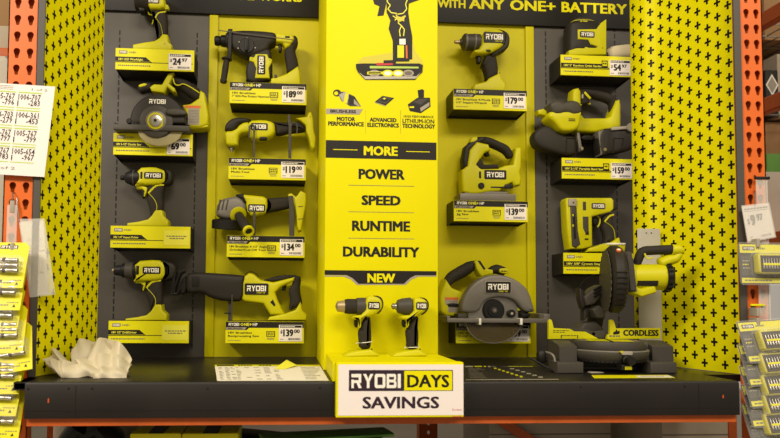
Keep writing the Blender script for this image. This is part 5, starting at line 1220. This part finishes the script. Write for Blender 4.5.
m = MB(); m.add([tuple(lf), tuple(pk), tuple(rt), tuple(q[3]), tuple(V((pk.x - .004, pk.y - .03, (pk.z + zz) / 2)))], [(0, 4, 1), (4, 2, 1), (0, 3, 4), (3, 2, 4)], PALE)
m.v += [(x + .0006, y + .0012, z) for x, y, z in m.v]; m.f += [tuple(i + 5 for i in f[::-1]) for f in m.f[:4]]; m.m += m.m[:4]
solo('sticky_note', m, 'folded pale yellow sticky note standing on the white price list', 'note', (q[0].x, q[0].y, zz))

# crumpled cloth
Tc = lambda u, v, y: at(u / 3.9, 340 + v / 3.9, y)
m = MB()
def petal(base, tipc, wdir, nu=26, nv=18, ripple=.006, seed=0, thick=.0007):
    """a fold of cloth: base edge polyline swept up to a scalloped outer rim"""
    A = smooth_path(base, 8); B_ = smooth_path(tipc, 8); n = len(A)
    vs = []; fs = []
    for j in range(nv + 1):
        t = j / nv
        for i in range(n):
            s_ = i / (n - 1); p = A[i].lerp(B_[i], t)
            bulge = V(wdir) * (math.sin(t * PI * .75) * .022)
            pl = math.sin(s_ * (10 + seed % 3 * 4) + seed * 1.3) * t * ripple * 2.6          # pleats fanning to the rim
            nz = noise.noise(V((s_ * 2.2 + seed * 3.1, t * 1.6, seed * 1.7))) * ripple * 1.6
            vs.append(p + bulge + V((nz * .4, -nz - pl, nz * .5 + pl * .3)))
    for j in range(nv):
        for i in range(n - 1): fs.append((j * n + i, j * n + i + 1, (j + 1) * n + i + 1, (j + 1) * n + i))
    k_ = len(vs); vs2 = [v + V((0, thick, 0)) for v in vs]
    m.add(vs + vs2, fs + [tuple(x + k_ for x in f[::-1]) for f in fs], CLOTH)
g = lambda u, v, y: on_z(u / 3.9, 340 + v / 3.9, SZ + .006) if y is None else Tc(u, v, y)
# left ear
petal([g(255, 152, -.57), g(300, 146, -.55), g(330, 138, -.53)], [g(184, 82, -.54), g(222, 38, -.48), g(262, 72, -.46)], (0, -1, .2), seed=1)
petal([g(216, 128, -.57), g(250, 152, -.58), g(300, 147, -.57)], [g(186, 76, -.55), g(240, 78, -.54), g(330, 90, -.52)], (0, -1, .1), seed=2, ripple=.005)
# back scallop
petal([g(290, 110, -.50), g(360, 118, -.48), g(440, 120, -.47), g(500, 125, -.48)], [g(281, 40, -.47), g(322, 4, -.42), g(372, 8, -.41), g(425, 8, -.42)], (0, -1, .3), seed=3)
petal([g(330, 130, -.53), g(400, 135, -.52), g(470, 140, -.52), g(505, 140, -.52)], [g(372, 10, -.43), g(425, -2, -.42), g(480, 20, -.45), g(522, 84, -.49)], (0, -1, .3), seed=4)
petal([g(360, 152, -.57), g(400, 153, -.57), g(450, 150, -.56), g(492, 150, -.55)], [g(300, 88, -.50), g(380, 66, -.48), g(450, 60, -.48), g(518, 100, -.50)], (0, -1, .4), seed=5)
petal([g(250, 156, -.585), g(300, 150, -.58), g(345, 140, -.57), g(372, 156, -.58)], [g(262, 104, -.54), g(300, 92, -.52), g(340, 96, -.52), g(400, 118, -.53)], (0, -1, .4), seed=6, ripple=.004)
petal([g(366, 157, -.595), g(410, 150, -.59), g(450, 150, -.59), g(495, 153, -.585)], [g(372, 130, -.56), g(400, 108, -.54), g(440, 104, -.53), g(505, 120, -.54)], (0, -1, .2), seed=7, ripple=.004)
m.v = [(x, y, max(z, SZ + .0012)) for x, y, z in m.v]
solo('crumpled_cloth', m, 'crumpled cream cloth lying on the left end of the shelf', 'cloth', (on_z(90, 377, SZ).x, -.52, SZ))
# ------------------------------------------------------------------ hanging packs, left
def set_rot(o, tilt, roll): o.rotation_euler = (tilt, roll, 0)
PWD, PHT = .104, .124
def socket_pack():
    r = thing('socket_pack', '', 'tool pack', (0, 0, 0))
    w = PWD / 2
    m = MB(); m.prism([(-w, -PHT), (w, -PHT), (w, -.012), (w - .010, 0), (-w + .010, 0), (-w, -.012)], 0, .0012, LY)
    m.rect(-.02, -.018, .024, -.008, -.0004, GRD); m.ryobi((-.017, -.0007, -.0165), .038, .007, WHT)
    m.quad([(w - .020, -PHT + .008), (w - .012, -PHT + .008), (w - .016, -PHT + .016)], -.0004, INK)
    m.dashes(w - .034, w - .006, -PHT + .019, .0022, -.0004, PRND, word=.006)
    m.dashes(-w + .006, w - .03, -PHT + .012, .003, -.0004, PRND, word=.006)
    m.lathe((0, -.0003, -.006), (0, -1, 0), [(0, .003), (.0002, .003)], INK, n=12)
    part('card', m, r)
    for i, z in enumerate((-.052, -.066, -.080)):
        s = MB(); x = -.028 + .002 * i
        s.lathe((x, -.011, z), (1, 0, -.03), [(0, .001), (0, .0032), (.012, .0032), (.013, .0046), (.024, .0046), (.025, .0030), (.032, .0030), (.033, .0052), (.047, .0052), (.048, .0057), (.062, .0057), (.062, .0042), (.056, .0040), (.056, .001)], SIL, n=16)
        s.lathe((x + .0262, -.011, z - .0008), (1, 0, -.03), [(0, .0065), (.005, .0065)], BRS if i % 2 else GRD, n=16)
        part('socket', s, r)
    b = MB(); b.prism([(-.036, -.088), (.046, -.088), (.046, -.040), (-.036, -.040)], -.021, -.0006, CLEAR, b=.006, corner=.006, back=False); part('clear_blister', b, r)
    return r
LP = [(27.8, 243.5, 0, 'topmost socket pack on the left strip, showing its whole yellow card and three silver sockets'),
      (25.5, 265, 0, 'second socket pack from the top on the left strip'),
      (23.5, 287, 2, 'third socket pack from the top on the left strip, set slightly inward'),
      (26, 307, -3, 'fourth socket pack from the top on the left strip'),
      (29.5, 326, -10, 'skewed socket pack on the left strip, its corner poking out over the shelf end'),
      (24.5, 346, 0, 'socket pack on the left strip, just under the skewed one'),
      (23, 367, 2, 'second socket pack from the bottom on the left strip'),
      (24, 390, 0, 'lowest socket pack on the left strip, beside the orange beam')]
proto = socket_pack()
for i, (u, v, roll, lab) in enumerate(LP):
    o = proto if i == 0 else copy_tree(proto)
    p = at(u + 2.5, v, -.605); o.location = (p.x - PWD / 2, -.605 - .002 * (i % 2), p.z + .002)
    set_rot(o, math.radians(-19), math.radians(roll)); o['label'] = lab; o['group'] = 'socket packs on the left strip'
m = MB(); p0 = at(14, 150, -.573); m.box(p0.x - .013, p0.x + .013, -.5735, -.572, .62, at(14, 205, -.573).z, CLEAR2)
z = at(14, 205, -.573).z
m.box(p0.x - .006, p0.x + .006, -.5745, -.5705, z - .02, z + .012, LGR, b=.001); m.tube([V((p0.x, -.573, z + .01)), V((p0.x, -.573, z + .03)), V((p0.x, -.565, z + .034)), V((p0.x, UPY, z + .034))], .0018, STL, n=8)
q = at(14, 247, -.60); m.box(q.x - .004, q.x + .004, -.612, -.573, q.z - .012, q.z + .010, LGR, b=.001)
solo('clip_strip', m, 'clear plastic clip strip hanging from the left orange post, holding socket packs', 'clip strip', (p0.x, -.573, .62))
# ------------------------------------------------------------------ hanging packs, right
QW, QH = .15, .112
def bit_pack():
    r = thing('bit_set_pack', '', 'tool pack', (0, 0, 0)); w = QW
    m = MB(); m.prism([(0, -QH), (w, -QH), (w, 0), (0, 0)], 0, .001, DK); m.rect(.002, -.026, w - .002, -.002, -.0004, LY); m.rect(.002, -QH + .002, w - .002, -QH + .016, -.0004, LY)
    m.rect(.010, -.019, .045, -.008, -.0007, GRD); m.ryobi((.013, -.001, -.0165), .029, .006, WHT); m.dashes(.05, .075, -.016, .005, -.0007, PRND, word=.006)
    m.rect(.004, -.088, .03, -.034, -.0004, GRD); m.dashes(.007, .028, -.05, .003, -.0008, LGR, word=.006); m.dashes(.007, .024, -.06, .003, -.0008, LY, word=.006); m.dashes(.007, .028, -.07, .003, -.0008, LGR, word=.006)
    m.dashes(.01, .09, -QH + .007, .004, -.0007, PRND, word=.007)
    part('card', m, r)
    c = MB(); c.prism([(.036, -.086), (.142, -.086), (.142, -.030), (.036, -.030)], -.024, -.002, CASEY, b=.004, corner=.005)
    c.prism([(.041, -.083), (.137, -.083), (.137, -.036), (.041, -.036)], -.0246, -.01, GRD, b=.001); part('bit_case', c, r)
    c = MB()
    for i in range(11):
        x = .048 + i * .0078
        c.lathe((x, -.026, -.074), (0, 0, 1), [(0, .001), (0, .0028), (.012, .0028), (.014, .0016), (.026, .0016), (.030, .0004)], STL, n=8)
    c.box(.046, .132, -.0295, -.0245, -.064, -.058, LY, b=.0008); part('bit_row', c, r)
    b = MB(); b.prism([(.030, -.094), (.147, -.094), (.147, -.024), (.030, -.024)], -.036, -.0006, CLEAR, b=.008, corner=.008, back=False)
    b.prism([(-.004, -QH - .004), (w + .004, -QH - .004), (w + .004, .004), (-.004, .004)], -.0014, -.0009, CLEAR, corner=.006)
    part('clear_blister', b, r)
    return r
RP = [(739.5, 243.5, 0, -4, 'topmost bit set pack on the right, hanging alone above the orange gap'),
      (739.5, 322.5, -4, -18, 'upper bit set pack of the lower right stack, top edge fully visible'),
      (740, 345, -4, -18, 'second bit set pack from the top of the lower right stack'),
      (741, 366, -4, -18, 'middle bit set pack of the lower right stack, level with the shelf top'),
      (742, 385, -4, -18, 'second lowest bit set pack of the lower right stack'),
      (742, 404, -4, -18, 'lowest bit set pack of the lower right stack, beside the orange beam')]
proto = bit_pack()
for i, (u, v, roll, tilt, lab) in enumerate(RP):
    o = proto if i == 0 else copy_tree(proto)
    p = at(u - (1 if i == 0 else 3.5), v, -.60); o.location = (p.x, -.60 - .002 * i, p.z); set_rot(o, math.radians(tilt), math.radians(roll)); o['label'] = lab; o['group'] = 'bit set packs on the right'
m = MB(); a, b = at(755.5, 178, -.575), at(767, 178, -.575); m.box(a.x, b.x, -.5765, -.575, .60, a.z, CLEAR2)
m.box(a.x - .002, b.x + .006, -.579, -.572, a.z - .004, a.z + .004, BK, b=.001); cx_ = (a.x + b.x) / 2 - .01
m.tube([V((cx_, -.572, a.z)), V((cx_, UPY, a.z + .01))], .002, BK, n=8)
for v in (243, 312, 322): 
    q = at(757, v, -.60); m.box(q.x - .005, q.x + .005, -.606, -.576, q.z - .012, q.z + .012, LGR, b=.001)
q = at(757, 305, -.58); m.box(q.x - .018, q.x + .022, -.582, -.5765, q.z - .003, q.z + .003, LY, b=.001)
solo('clip_strip', m, 'clear plastic clip strip hanging from the right orange post, holding bit set packs', 'clip strip', (cx_, -.576, .60))

# ------------------------------------------------------------------ sheets hung on the posts
def hung(name, corners, y, label, mt, cat, draw, th=.0008, sleeve=None, hook=None):
    """corners in pixels TL, TR, BR, BL on the plane Y = y"""
    q = [at(u, v, y) for u, v in corners]; m = MB()
    m.prism([(p.x, p.z) for p in q[::-1]], y, y + th, mt)
    def B(s, t, e=.0004):
        p = q[0].lerp(q[1], s).lerp(q[3].lerp(q[2], s), t); return V((p.x, y - e, p.z))
    ux = (q[1] - q[0]); W_ = ux.length; ux = ux / W_; uz = (q[0] - q[3]); H_ = uz.length; uz = uz / H_
    draw(m, B, ux, uz, W_, H_)
    r = thing(name, label, cat, ((q[2].x + q[3].x) / 2, y, min(q[2].z, q[3].z)))
    part('printed_sheet', m, r)
    if sleeve:
        s = [at(u, v, y - .001) for u, v in sleeve]; sm_ = MB(); sm_.prism([(p.x, p.z) for p in s[::-1]], y - .0022, y - .0014, CLEAR2); part('clear_sleeve', sm_, r)
    if hook:
        hm_ = MB(); hm_.tube([V(p) for p in hook], .0016, STL, n=8); part('wire_hook', hm_, r)
    return r
def d_stock(m, B, ux, uz, W_, H_):
    def tx(s, a, b, t, h, mt=INK, bold=.0): m.text(s, B(a, t), H_ * h, mt, w=W_ * (b - a), ux=ux, uz=uz, bold=bold, res=1)
    def R(a, t0, b, t1, mt, e=.0003): m.add([B(a, t0, e), B(b, t0, e), B(b, t1, e), B(a, t1, e)], [(0, 1, 2, 3)], mt)
    rows = [('1005-767', '-796', '1006-707', '-283'), ('1006-703', '-279', '1006-361', '-453'), ('1005-767', '-797', '1005-767', '-799'), ('1005-767', '-783', '1005-654', '-967')]
    for i, (a, b, c, d) in enumerate(rows):
        t = .10 + i * .2
        for x0, s1, s2 in ((.155, c, b), (.405, a, b), (.655, c, d)):
            R(x0, t - .02, x0 + .225, t - .006, GRNP); R(x0 - .005, t + .152, x0 + .225, t + .162, GRNP)
            tx(s1, x0 + .004, x0 + .219, t + .068, .062, bold=.015); tx('1', x0, x0 + .01, t + .138, .06, bold=.01); tx(s2, x0 + .105, x0 + .219, t + .13, .06, bold=.015)
    for k_ in range(3): m.add([], [], PRN); R(.2, .02 + k_ * .018, .6, .026 + k_ * .018, PRN)
    tx('1 of 2', .78, .93, .06, .025, PRND); tx('1 of 2', .5, .7, .94, .03, PRND)
hung('stock_sheet', [(-49, 80), (55.2, 86.6), (44.3, 177), (-58, 171)], -.578, 'white sheet of printed stock numbers hung on the left orange post', WH, 'paper', d_stock)
def d_pouch(m, B, ux, uz, W_, H_):
    def R(a, t0, b, t1, mt, e=.0003): m.add([B(a, t0, e), B(b, t0, e), B(b, t1, e), B(a, t1, e)], [(0, 1, 2, 3)], mt)
    R(.2, .25, .85, .258, PRND); R(.05, .40, .98, .41, PRND); R(.0, .69, .8, .7, PRND)
    for t in (.28, .3, .32): R(.45, t, .45 + random.uniform(.2, .35), t + .009, PRND)
    for t in (.34, .5, .53, .56, .59): R(.1, t, .1 + random.uniform(.3, .6), t + .009, PRN)
    for t in (.44, .47): R(.1, t, .1 + random.uniform(.2, .4), t + .009, PRND)
hung('paper_pouch', [(19.5, 221.5), (43.5, 220.5), (49, 294.5), (32, 296)], -.568, 'folded white paper in a clear pouch hanging beside the left orange post', PAPER, 'paper pouch', d_pouch,
     sleeve=[(18.5, 219), (44.5, 218.5), (55.5, 294.5), (30, 297.5)], hook=[tuple(at(19.5, 222, -.57)), tuple(at(17, 205, -.57)), tuple(at(17, 198, -.565)), tuple(at(17, 197, -.548))])
def d_price(m, B, ux, uz, W_, H_):
    def R(a, t0, b, t1, mt, e=.0003): m.add([B(a, t0, e), B(b, t0, e), B(b, t1, e), B(a, t1, e)], [(0, 1, 2, 3)], mt)
    x = .06
    while x < .92: w = random.uniform(.05, .12); R(x, .07, min(x + w, .95), .12, PRND); x += w + .02
    R(.05, .15, .95, .165, PRND)
    m.text('$', B(.10, .52), H_ * .15, INK, w=W_ * .09, ux=ux, uz=uz, bold=.02); m.text('9', B(.22, .58), H_ * .31, BK, w=W_ * .19, ux=ux, uz=uz, bold=.07); m.text('97', B(.45, .46), H_ * .19, BK, w=W_ * .25, ux=ux, uz=uz, bold=.06)
    x = .5
    while x < .88: R(x, .88, x + .015, .94, PRND); x += random.choice((.025, .035))
    R(.1, .88, .2, .92, PRN)
c = at(754.5, 205, -.584)
hung('price_card', [(742, 206.5), (768.2, 203.6), (775, 236.5), (748, 241.6)], -.584, 'small tilted white price card reading $9.97 on the right orange post', WH, 'price card', d_price,
     sleeve=[(741, 205.5), (769, 202.6), (776, 237.5), (747.3, 243)], hook=[(c.x, -.584, c.z - .004), tuple(at(755, 194, -.584)), tuple(at(754.5, 191, -.57)), tuple(at(754.5, 190, -.548))])

# ------------------------------------------------------------------ below the shelf
LZ = .47
m = MB(); m.box(UL[0] + .02, UR[1] - .02, -.63, .55, LZ - .03, LZ, DECK, b=.002)
solo('metal_shelf', m, 'dark lower shelf under the orange beam, carrying cartons', 'shelf', (.3, -.1, LZ - .03))
def low_box(name, u0, u1, vtop, y, dep, mt, label, cat, lip=None):
    a, b = at(u0, vtop, y), at(u1, vtop, y); m = MB()
    m.box(a.x, b.x, y, y + dep, LZ + .001, a.z, mt, b=.003)
    t = MB(); t.box(a.x + .001, b.x - .001, y - .0006, y + .004, a.z - .05, a.z - .046, lip or PRND); t.box((a.x + b.x) / 2 - .02, (a.x + b.x) / 2 + .02, y - .001, y + dep * .9, a.z - .0005, a.z + .0008, lip or PRN)
    r = thing(name, label, cat, ((a.x + b.x) / 2, y + dep / 2, LZ)); part('carton_body', m, r); part('packing_tape', t, r); return r
low_box('storage_carton', 53, 92, 425.2, -.40, .22, CARDL, 'pale carton under the left end of the shelf, behind a black bag', 'carton')
low_box('yellow_carton', 130, 181, 433.6, -.54, .15, LY, 'yellow carton under the shelf, left of a matching one', 'carton', INK)
low_box('yellow_carton', 182, 238.5, 433.6, -.54, .15, LY, 'yellow carton under the shelf, right of a matching one', 'carton', INK)
low_box('storage_carton', 489, 611, 420, -.20, .3, CARDL, 'large pale carton behind the orange diagonal brace, under the shelf', 'carton')
low_box('storage_carton', 662, 728, 419, -.42, .3, CARDL, 'pale grey carton under the right end of the shelf', 'carton')
m = MB(); p = at(89, 433.5, -.48); m.sweep([V((p.x - .05, -.48, LZ + .04)), V((p.x - .04, -.48, p.z - .015)), V((p.x + .0, -.47, p.z)), V((p.x + .06, -.48, p.z - .012)), V((p.x + .07, -.48, LZ + .04))], [.05, .04, .028, .035, .05], .06, BK, n=14, sm=3); m.v = [(x, y, max(z, LZ + .001)) for x, y, z in m.v]
solo('black_bag', m, 'black bag slumped in front of the pale carton under the shelf', 'bag', (p.x, -.48, LZ))
m = MB(); p = at(124, 427, -.30); m.sweep([V((p.x, -.27, LZ + .002)), V((p.x - .01, -.27, LZ + .15)), V((p.x, -.27, p.z - .02)), V((p.x + .02, -.26, p.z))], [.05, .055, .045, .04], [.05, .05, .045, .03], WFAB, n=18, sm=3)
m.v = [tuple(V(v) + V((noise.noise(V(v) * 40), noise.noise(V(v) * 43), 0)) * .006) for v in m.v]
solo('wrapped_bundle', m, 'white plastic wrapped bundle under the shelf, left of the yellow cartons', 'bundle', (p.x, -.27, LZ))
m = MB(); p0, p1 = at(165, 429.5, -.3), at(335, 429.5, -.3); 
m.sweep([V((p0.x, -.3, p0.z - .03)), V((p0.x + .1, -.3, p0.z - .024)), V(((p0.x + p1.x) / 2, -.3, p0.z - .03)), V((p1.x, -.3, p0.z - .05))], [.02, .026, .024, .014], .07, DK, n=14, sm=4, p=3)
m.box(p0.x + .04, p1.x - .06, -.32, -.22, LZ + .001, p0.z - .04, BK, b=.01)
solo('black_case', m, 'long dark case in shadow under the shelf, behind the yellow cartons', 'case', ((p0.x + p1.x) / 2, -.3, LZ))
m = MB(); q0, q1 = at(262, 435, -.52), at(388, 429.5, -.45); m.sweep([V((q0.x, -.52, q0.z - .008)), V((q1.x, -.45, q1.z - .006))], .006, .05, GREENB, n=10, p=4)
m.box(q0.x + .02, q1.x - .02, -.53, -.45, LZ + .001, q0.z - .016, BK, b=.004)
solo('green_topped_tray', m, 'dark tray with a green edge under the shelf, left of the short orange post', 'tray', ((q0.x + q1.x) / 2, -.49, LZ))
def post(u0, u1, y, label, mt, holes=True, top=None):
    a, b = at(u0, 430, y).x, at(u1, 430, y).x; zt_ = SZ - .024; m = MB(); hs = []
    z = .25
    if holes:
        while z < zt_ - .03:
            z += .041; hs.append([((a + b) / 2 - (b - a) * .0 + .006 * math.cos(t), z + .009 * math.sin(t)) for t in [2 * PI * k_ / 10 for k_ in range(10)]])
    plate_holes(m, a, b, .008, zt_, y, y + .003, hs, mt); m.box(a, a + .003, y, y + .06, .008, zt_, mt); m.box(b - .003, b, y, y + .06, .008, zt_, mt)
    r = thing('rear_post', label, 'rack post', ((a + b) / 2, y + .03, 0)); part('post', m, r)
    f_ = MB(); f_.box(a - .003, b + .003, y - .015, y + .075, .0005, .008, mt); part('foot_plate', f_, r)
post(419.5, 437.5, .57, 'orange steel post under the shelf, just right of the savings sign', ORD)
post(613, 629, .57, 'plain orange steel post under the shelf, left of the dark holed post', ORD, holes=False)
post(633, 653, .58, 'dark holed steel post under the shelf, beside the plain orange post', DK)
m = MB(); a0, a1 = at(495, 417, .2), at(531, 441, .2); d = V((a1.x - a0.x, 0, a1.z - a0.z)).normalized(); n_ = V((-d.z, 0, d.x)) * .016
P = [a0 - d * .05, a1 + d * .35]; m.prism([((P[0] - n_).x, (P[0] - n_).z), ((P[1] - n_).x, (P[1] - n_).z), ((P[1] + n_).x, (P[1] + n_).z), ((P[0] + n_).x, (P[0] + n_).z)], -.24, -.21, ORD, b=.002)
dx = at(503, 424, -.225).x - at(503, 424, .2).x; dzz = at(503, 424, -.225).z - at(503, 424, .2).z
m.v = [(x + dx, y, z + dzz) for x, y, z in m.v]
solo('diagonal_brace', m, 'orange diagonal steel brace crossing in front of the large pale carton', 'brace', (at(512, 430, -.225).x, -.225, .6))

# ------------------------------------------------------------------ neighbouring racks glimpsed at both sides
def bg_box(name, u0, u1, v0, v1, y, dep, mt, label, cat, draw=None, zb=None, wide=.3):
    a, b = at(u0, v1, y), at(u1, v0, y); x1 = max(b.x, a.x + wide) if u0 > 400 else b.x; x0 = a.x if u0 > 400 else min(a.x, b.x - wide)
    m = MB(); m.box(x0, x1, y, y + dep, zb if zb is not None else a.z, b.z, mt, b=.004)
    r = thing(name, label, cat, ((x0 + x1) / 2, y + dep / 2, zb if zb is not None else a.z)); part('box_body', m, r)
    if draw: d_ = MB(); draw(d_, x0, x1, a.z, b.z, y); part('box_print', d_, r)
    else: d_ = MB(); d_.box((x0 + x1) / 2 - .025, (x0 + x1) / 2 + .025, y - .0008, y + dep * .6, b.z - .08, b.z + .0008, PRN); part('packing_tape', d_, r)
    return r
XB = 1.90; XE = 2.60
RK = thing('storage_rack', 'neighbouring orange storage rack seen past the right post, carrying cartons', 'storage rack', ((XB + XE) / 2, .45, 0))
def rack_shelf(zc):
    m = MB()
    for x in (XB, XE): m.box(x, x + .04, -.3, 1.25, zc - .03, zc + .03, ORD, b=.004)
    w_ = MB()
    for i in range(14): w_.tube([V((XB + .02, -.28 + i * .115, zc + .034)), V((XE + .02, -.28 + i * .115, zc + .034))], .003, STL, n=6)
    for i in range(12): w_.tube([V((XB + .03 + i * .06, -.29, zc + .039)), V((XB + .03 + i * .06, 1.24, zc + .039))], .003, STL, n=6)
    part('shelf_beam', m, RK); part('wire_deck', w_, RK); return zc + .043
YB_ = .29
z1_ = rack_shelf(at(772, 22, .09).z)
z2_ = rack_shelf(at(772, 107, .09).z)
m = MB()
for x in (XB, XE):
    for y in (-.35, 1.25): m.box(x, x + .05, y, y + .05, .001, 2.9, ORD)
part('frame', m, RK)
bg_box('brown_carton', 764, 779, -30, 8, YB_ + .06, .3, CARD, 'brown carton on the upper shelf of the rack at the right edge', 'carton', zb=z1_, wide=.4)
def dia(d_, x0, x1, z0, z1, y):
    cx, cz = at(772, 85, y).x, at(772, 85, y).z; 
    d_.quad([(cx - .03, cz), (cx, cz - .05), (cx + .03, cz), (cx, cz + .05)], y - .0008, WHT)
    d_.quad([(cx - .022, cz), (cx, cz - .038), (cx + .022, cz), (cx, cz + .038)], y - .0012, LGR)
bg_box('marked_box', 766, 776.5, 70, 97, YB_ + .06, .2, DK, 'dark box with a white diamond mark on the lower shelf of the right rack', 'carton', dia, zb=z2_, wide=.06)
bg_box('pale_carton', 778, 790, 54, 97, YB_ + .06, .25, CARDL, 'pale carton beside the diamond-marked box on the right rack', 'carton', zb=z2_, wide=.3)
m = MB(); z3 = at(770, 240, .35).z; m.box(XB, XE, -.3, 1.25, z3 - .05, z3, ORD, b=.003); part('lower_deck', m, RK)
bg_box('white_bin', 767, 790, 172, 240, .35, .3, WFAB, 'pale translucent bin behind the small price card at the right edge', 'bin', zb=z3 + .001, wide=.5)
zz_ = at(770, 172, .35).z
bg_box('green_box', 767, 790, 154, 171, .37, .25, GREENB, 'green box stacked on the pale bin at the right edge', 'box', zb=zz_ + .001, wide=.4)
zz_ = at(770, 154, .37).z
bg_box('brown_carton', 766, 790, 122, 153, .39, .25, CARD, 'brown carton stacked on the green box at the right edge', 'carton', zb=zz_ + .001, wide=.4)
# left
m = MB(); z4 = at(4, 52, .5).z; m.box(-2.1, -.93, .45, 1.2, z4 - .05, z4, ORD, b=.003); m.box(-2.05, -1.98, .5, .56, .0, z4 - .05, ORD); m.box(-1.0, -.94, .5, .56, .0, z4 - .05, ORD)
m.box(-2.05, -1.98, 1.1, 1.16, .0, z4 - .05, ORD); m.box(-1.0, -.94, 1.1, 1.16, .0, z4 - .05, ORD)
solo('side_rack', m, 'low orange rack seen past the left post', 'rack shelf', (-1.5, .8, 0))
bg_box('pale_carton', -8, 14, 26, 50, .5, .4, CARDL, 'pale carton at the left edge, under a brown one', 'carton', zb=z4 + .001, wide=.6)
zz_ = at(4, 26, .5).z
bg_box('brown_carton', -8, 14, -20, 25, .52, .4, CARD, 'brown carton at the left edge, on top of a pale one', 'carton', zb=zz_ + .001, wide=.6)
m = MB(); p = at(2, 78, .1); m.box(-1.9, at(9, 78, .1).x, .1, .35, .0, at(2, 54, .1).z, WFAB, b=.02); solo('wrapped_pallet', m, 'pale plastic wrapped pallet load at the left edge, above the stock sheet', 'pallet load', (-1.4, .22, 0))

# ------------------------------------------------------------------ sub-parts hang on the part they belong to
OWN = {'name_plate': ('housing', 'motor_housing', 'upper_guard', 'body'), 'trigger': ('handle', 'rear_handle', 'top_handle'), 'accent_stripe': ('handle', 'rear_handle'), 'trigger_guard': ('handle',),
       'price_sticker': ('label_panel',), 'guard_rim': ('lower_guard',), 'retaining_band': ('base_plate',), 'hub_ring': ('blade_hub',), 'dial_marks': ('mode_dial',), 'mode_dial': ('motor_housing',),
       'guard_window': ('blade_guard',), 'kerf_insert': ('turntable',), 'scale_pointer': ('mitre_scale',), 'warning_badge': ('blade_guard',), 'warning_label': ('motor',), 'label_band': ('battery_foot',),
       'bit_row': ('bit_case',), 'depth_rod': ('side_handle',), 'nose_plate': ('housing',), 'spindle': ('gear_head',)}
base_ = lambda o: o.name.split('.')[0]
for root in [o for o in bpy.data.objects if o.parent is None and o.type in ('EMPTY',)]:
    kids = ALLCH(root)
    for k_ in kids:
        for want in OWN.get(base_(k_), ()):
            own = [q for q in kids if base_(q) == want]
            if own and base_(own[0]) not in ('dial_marks',):
                if base_(k_) == 'mode_dial': break
                k_.parent = own[0]; break
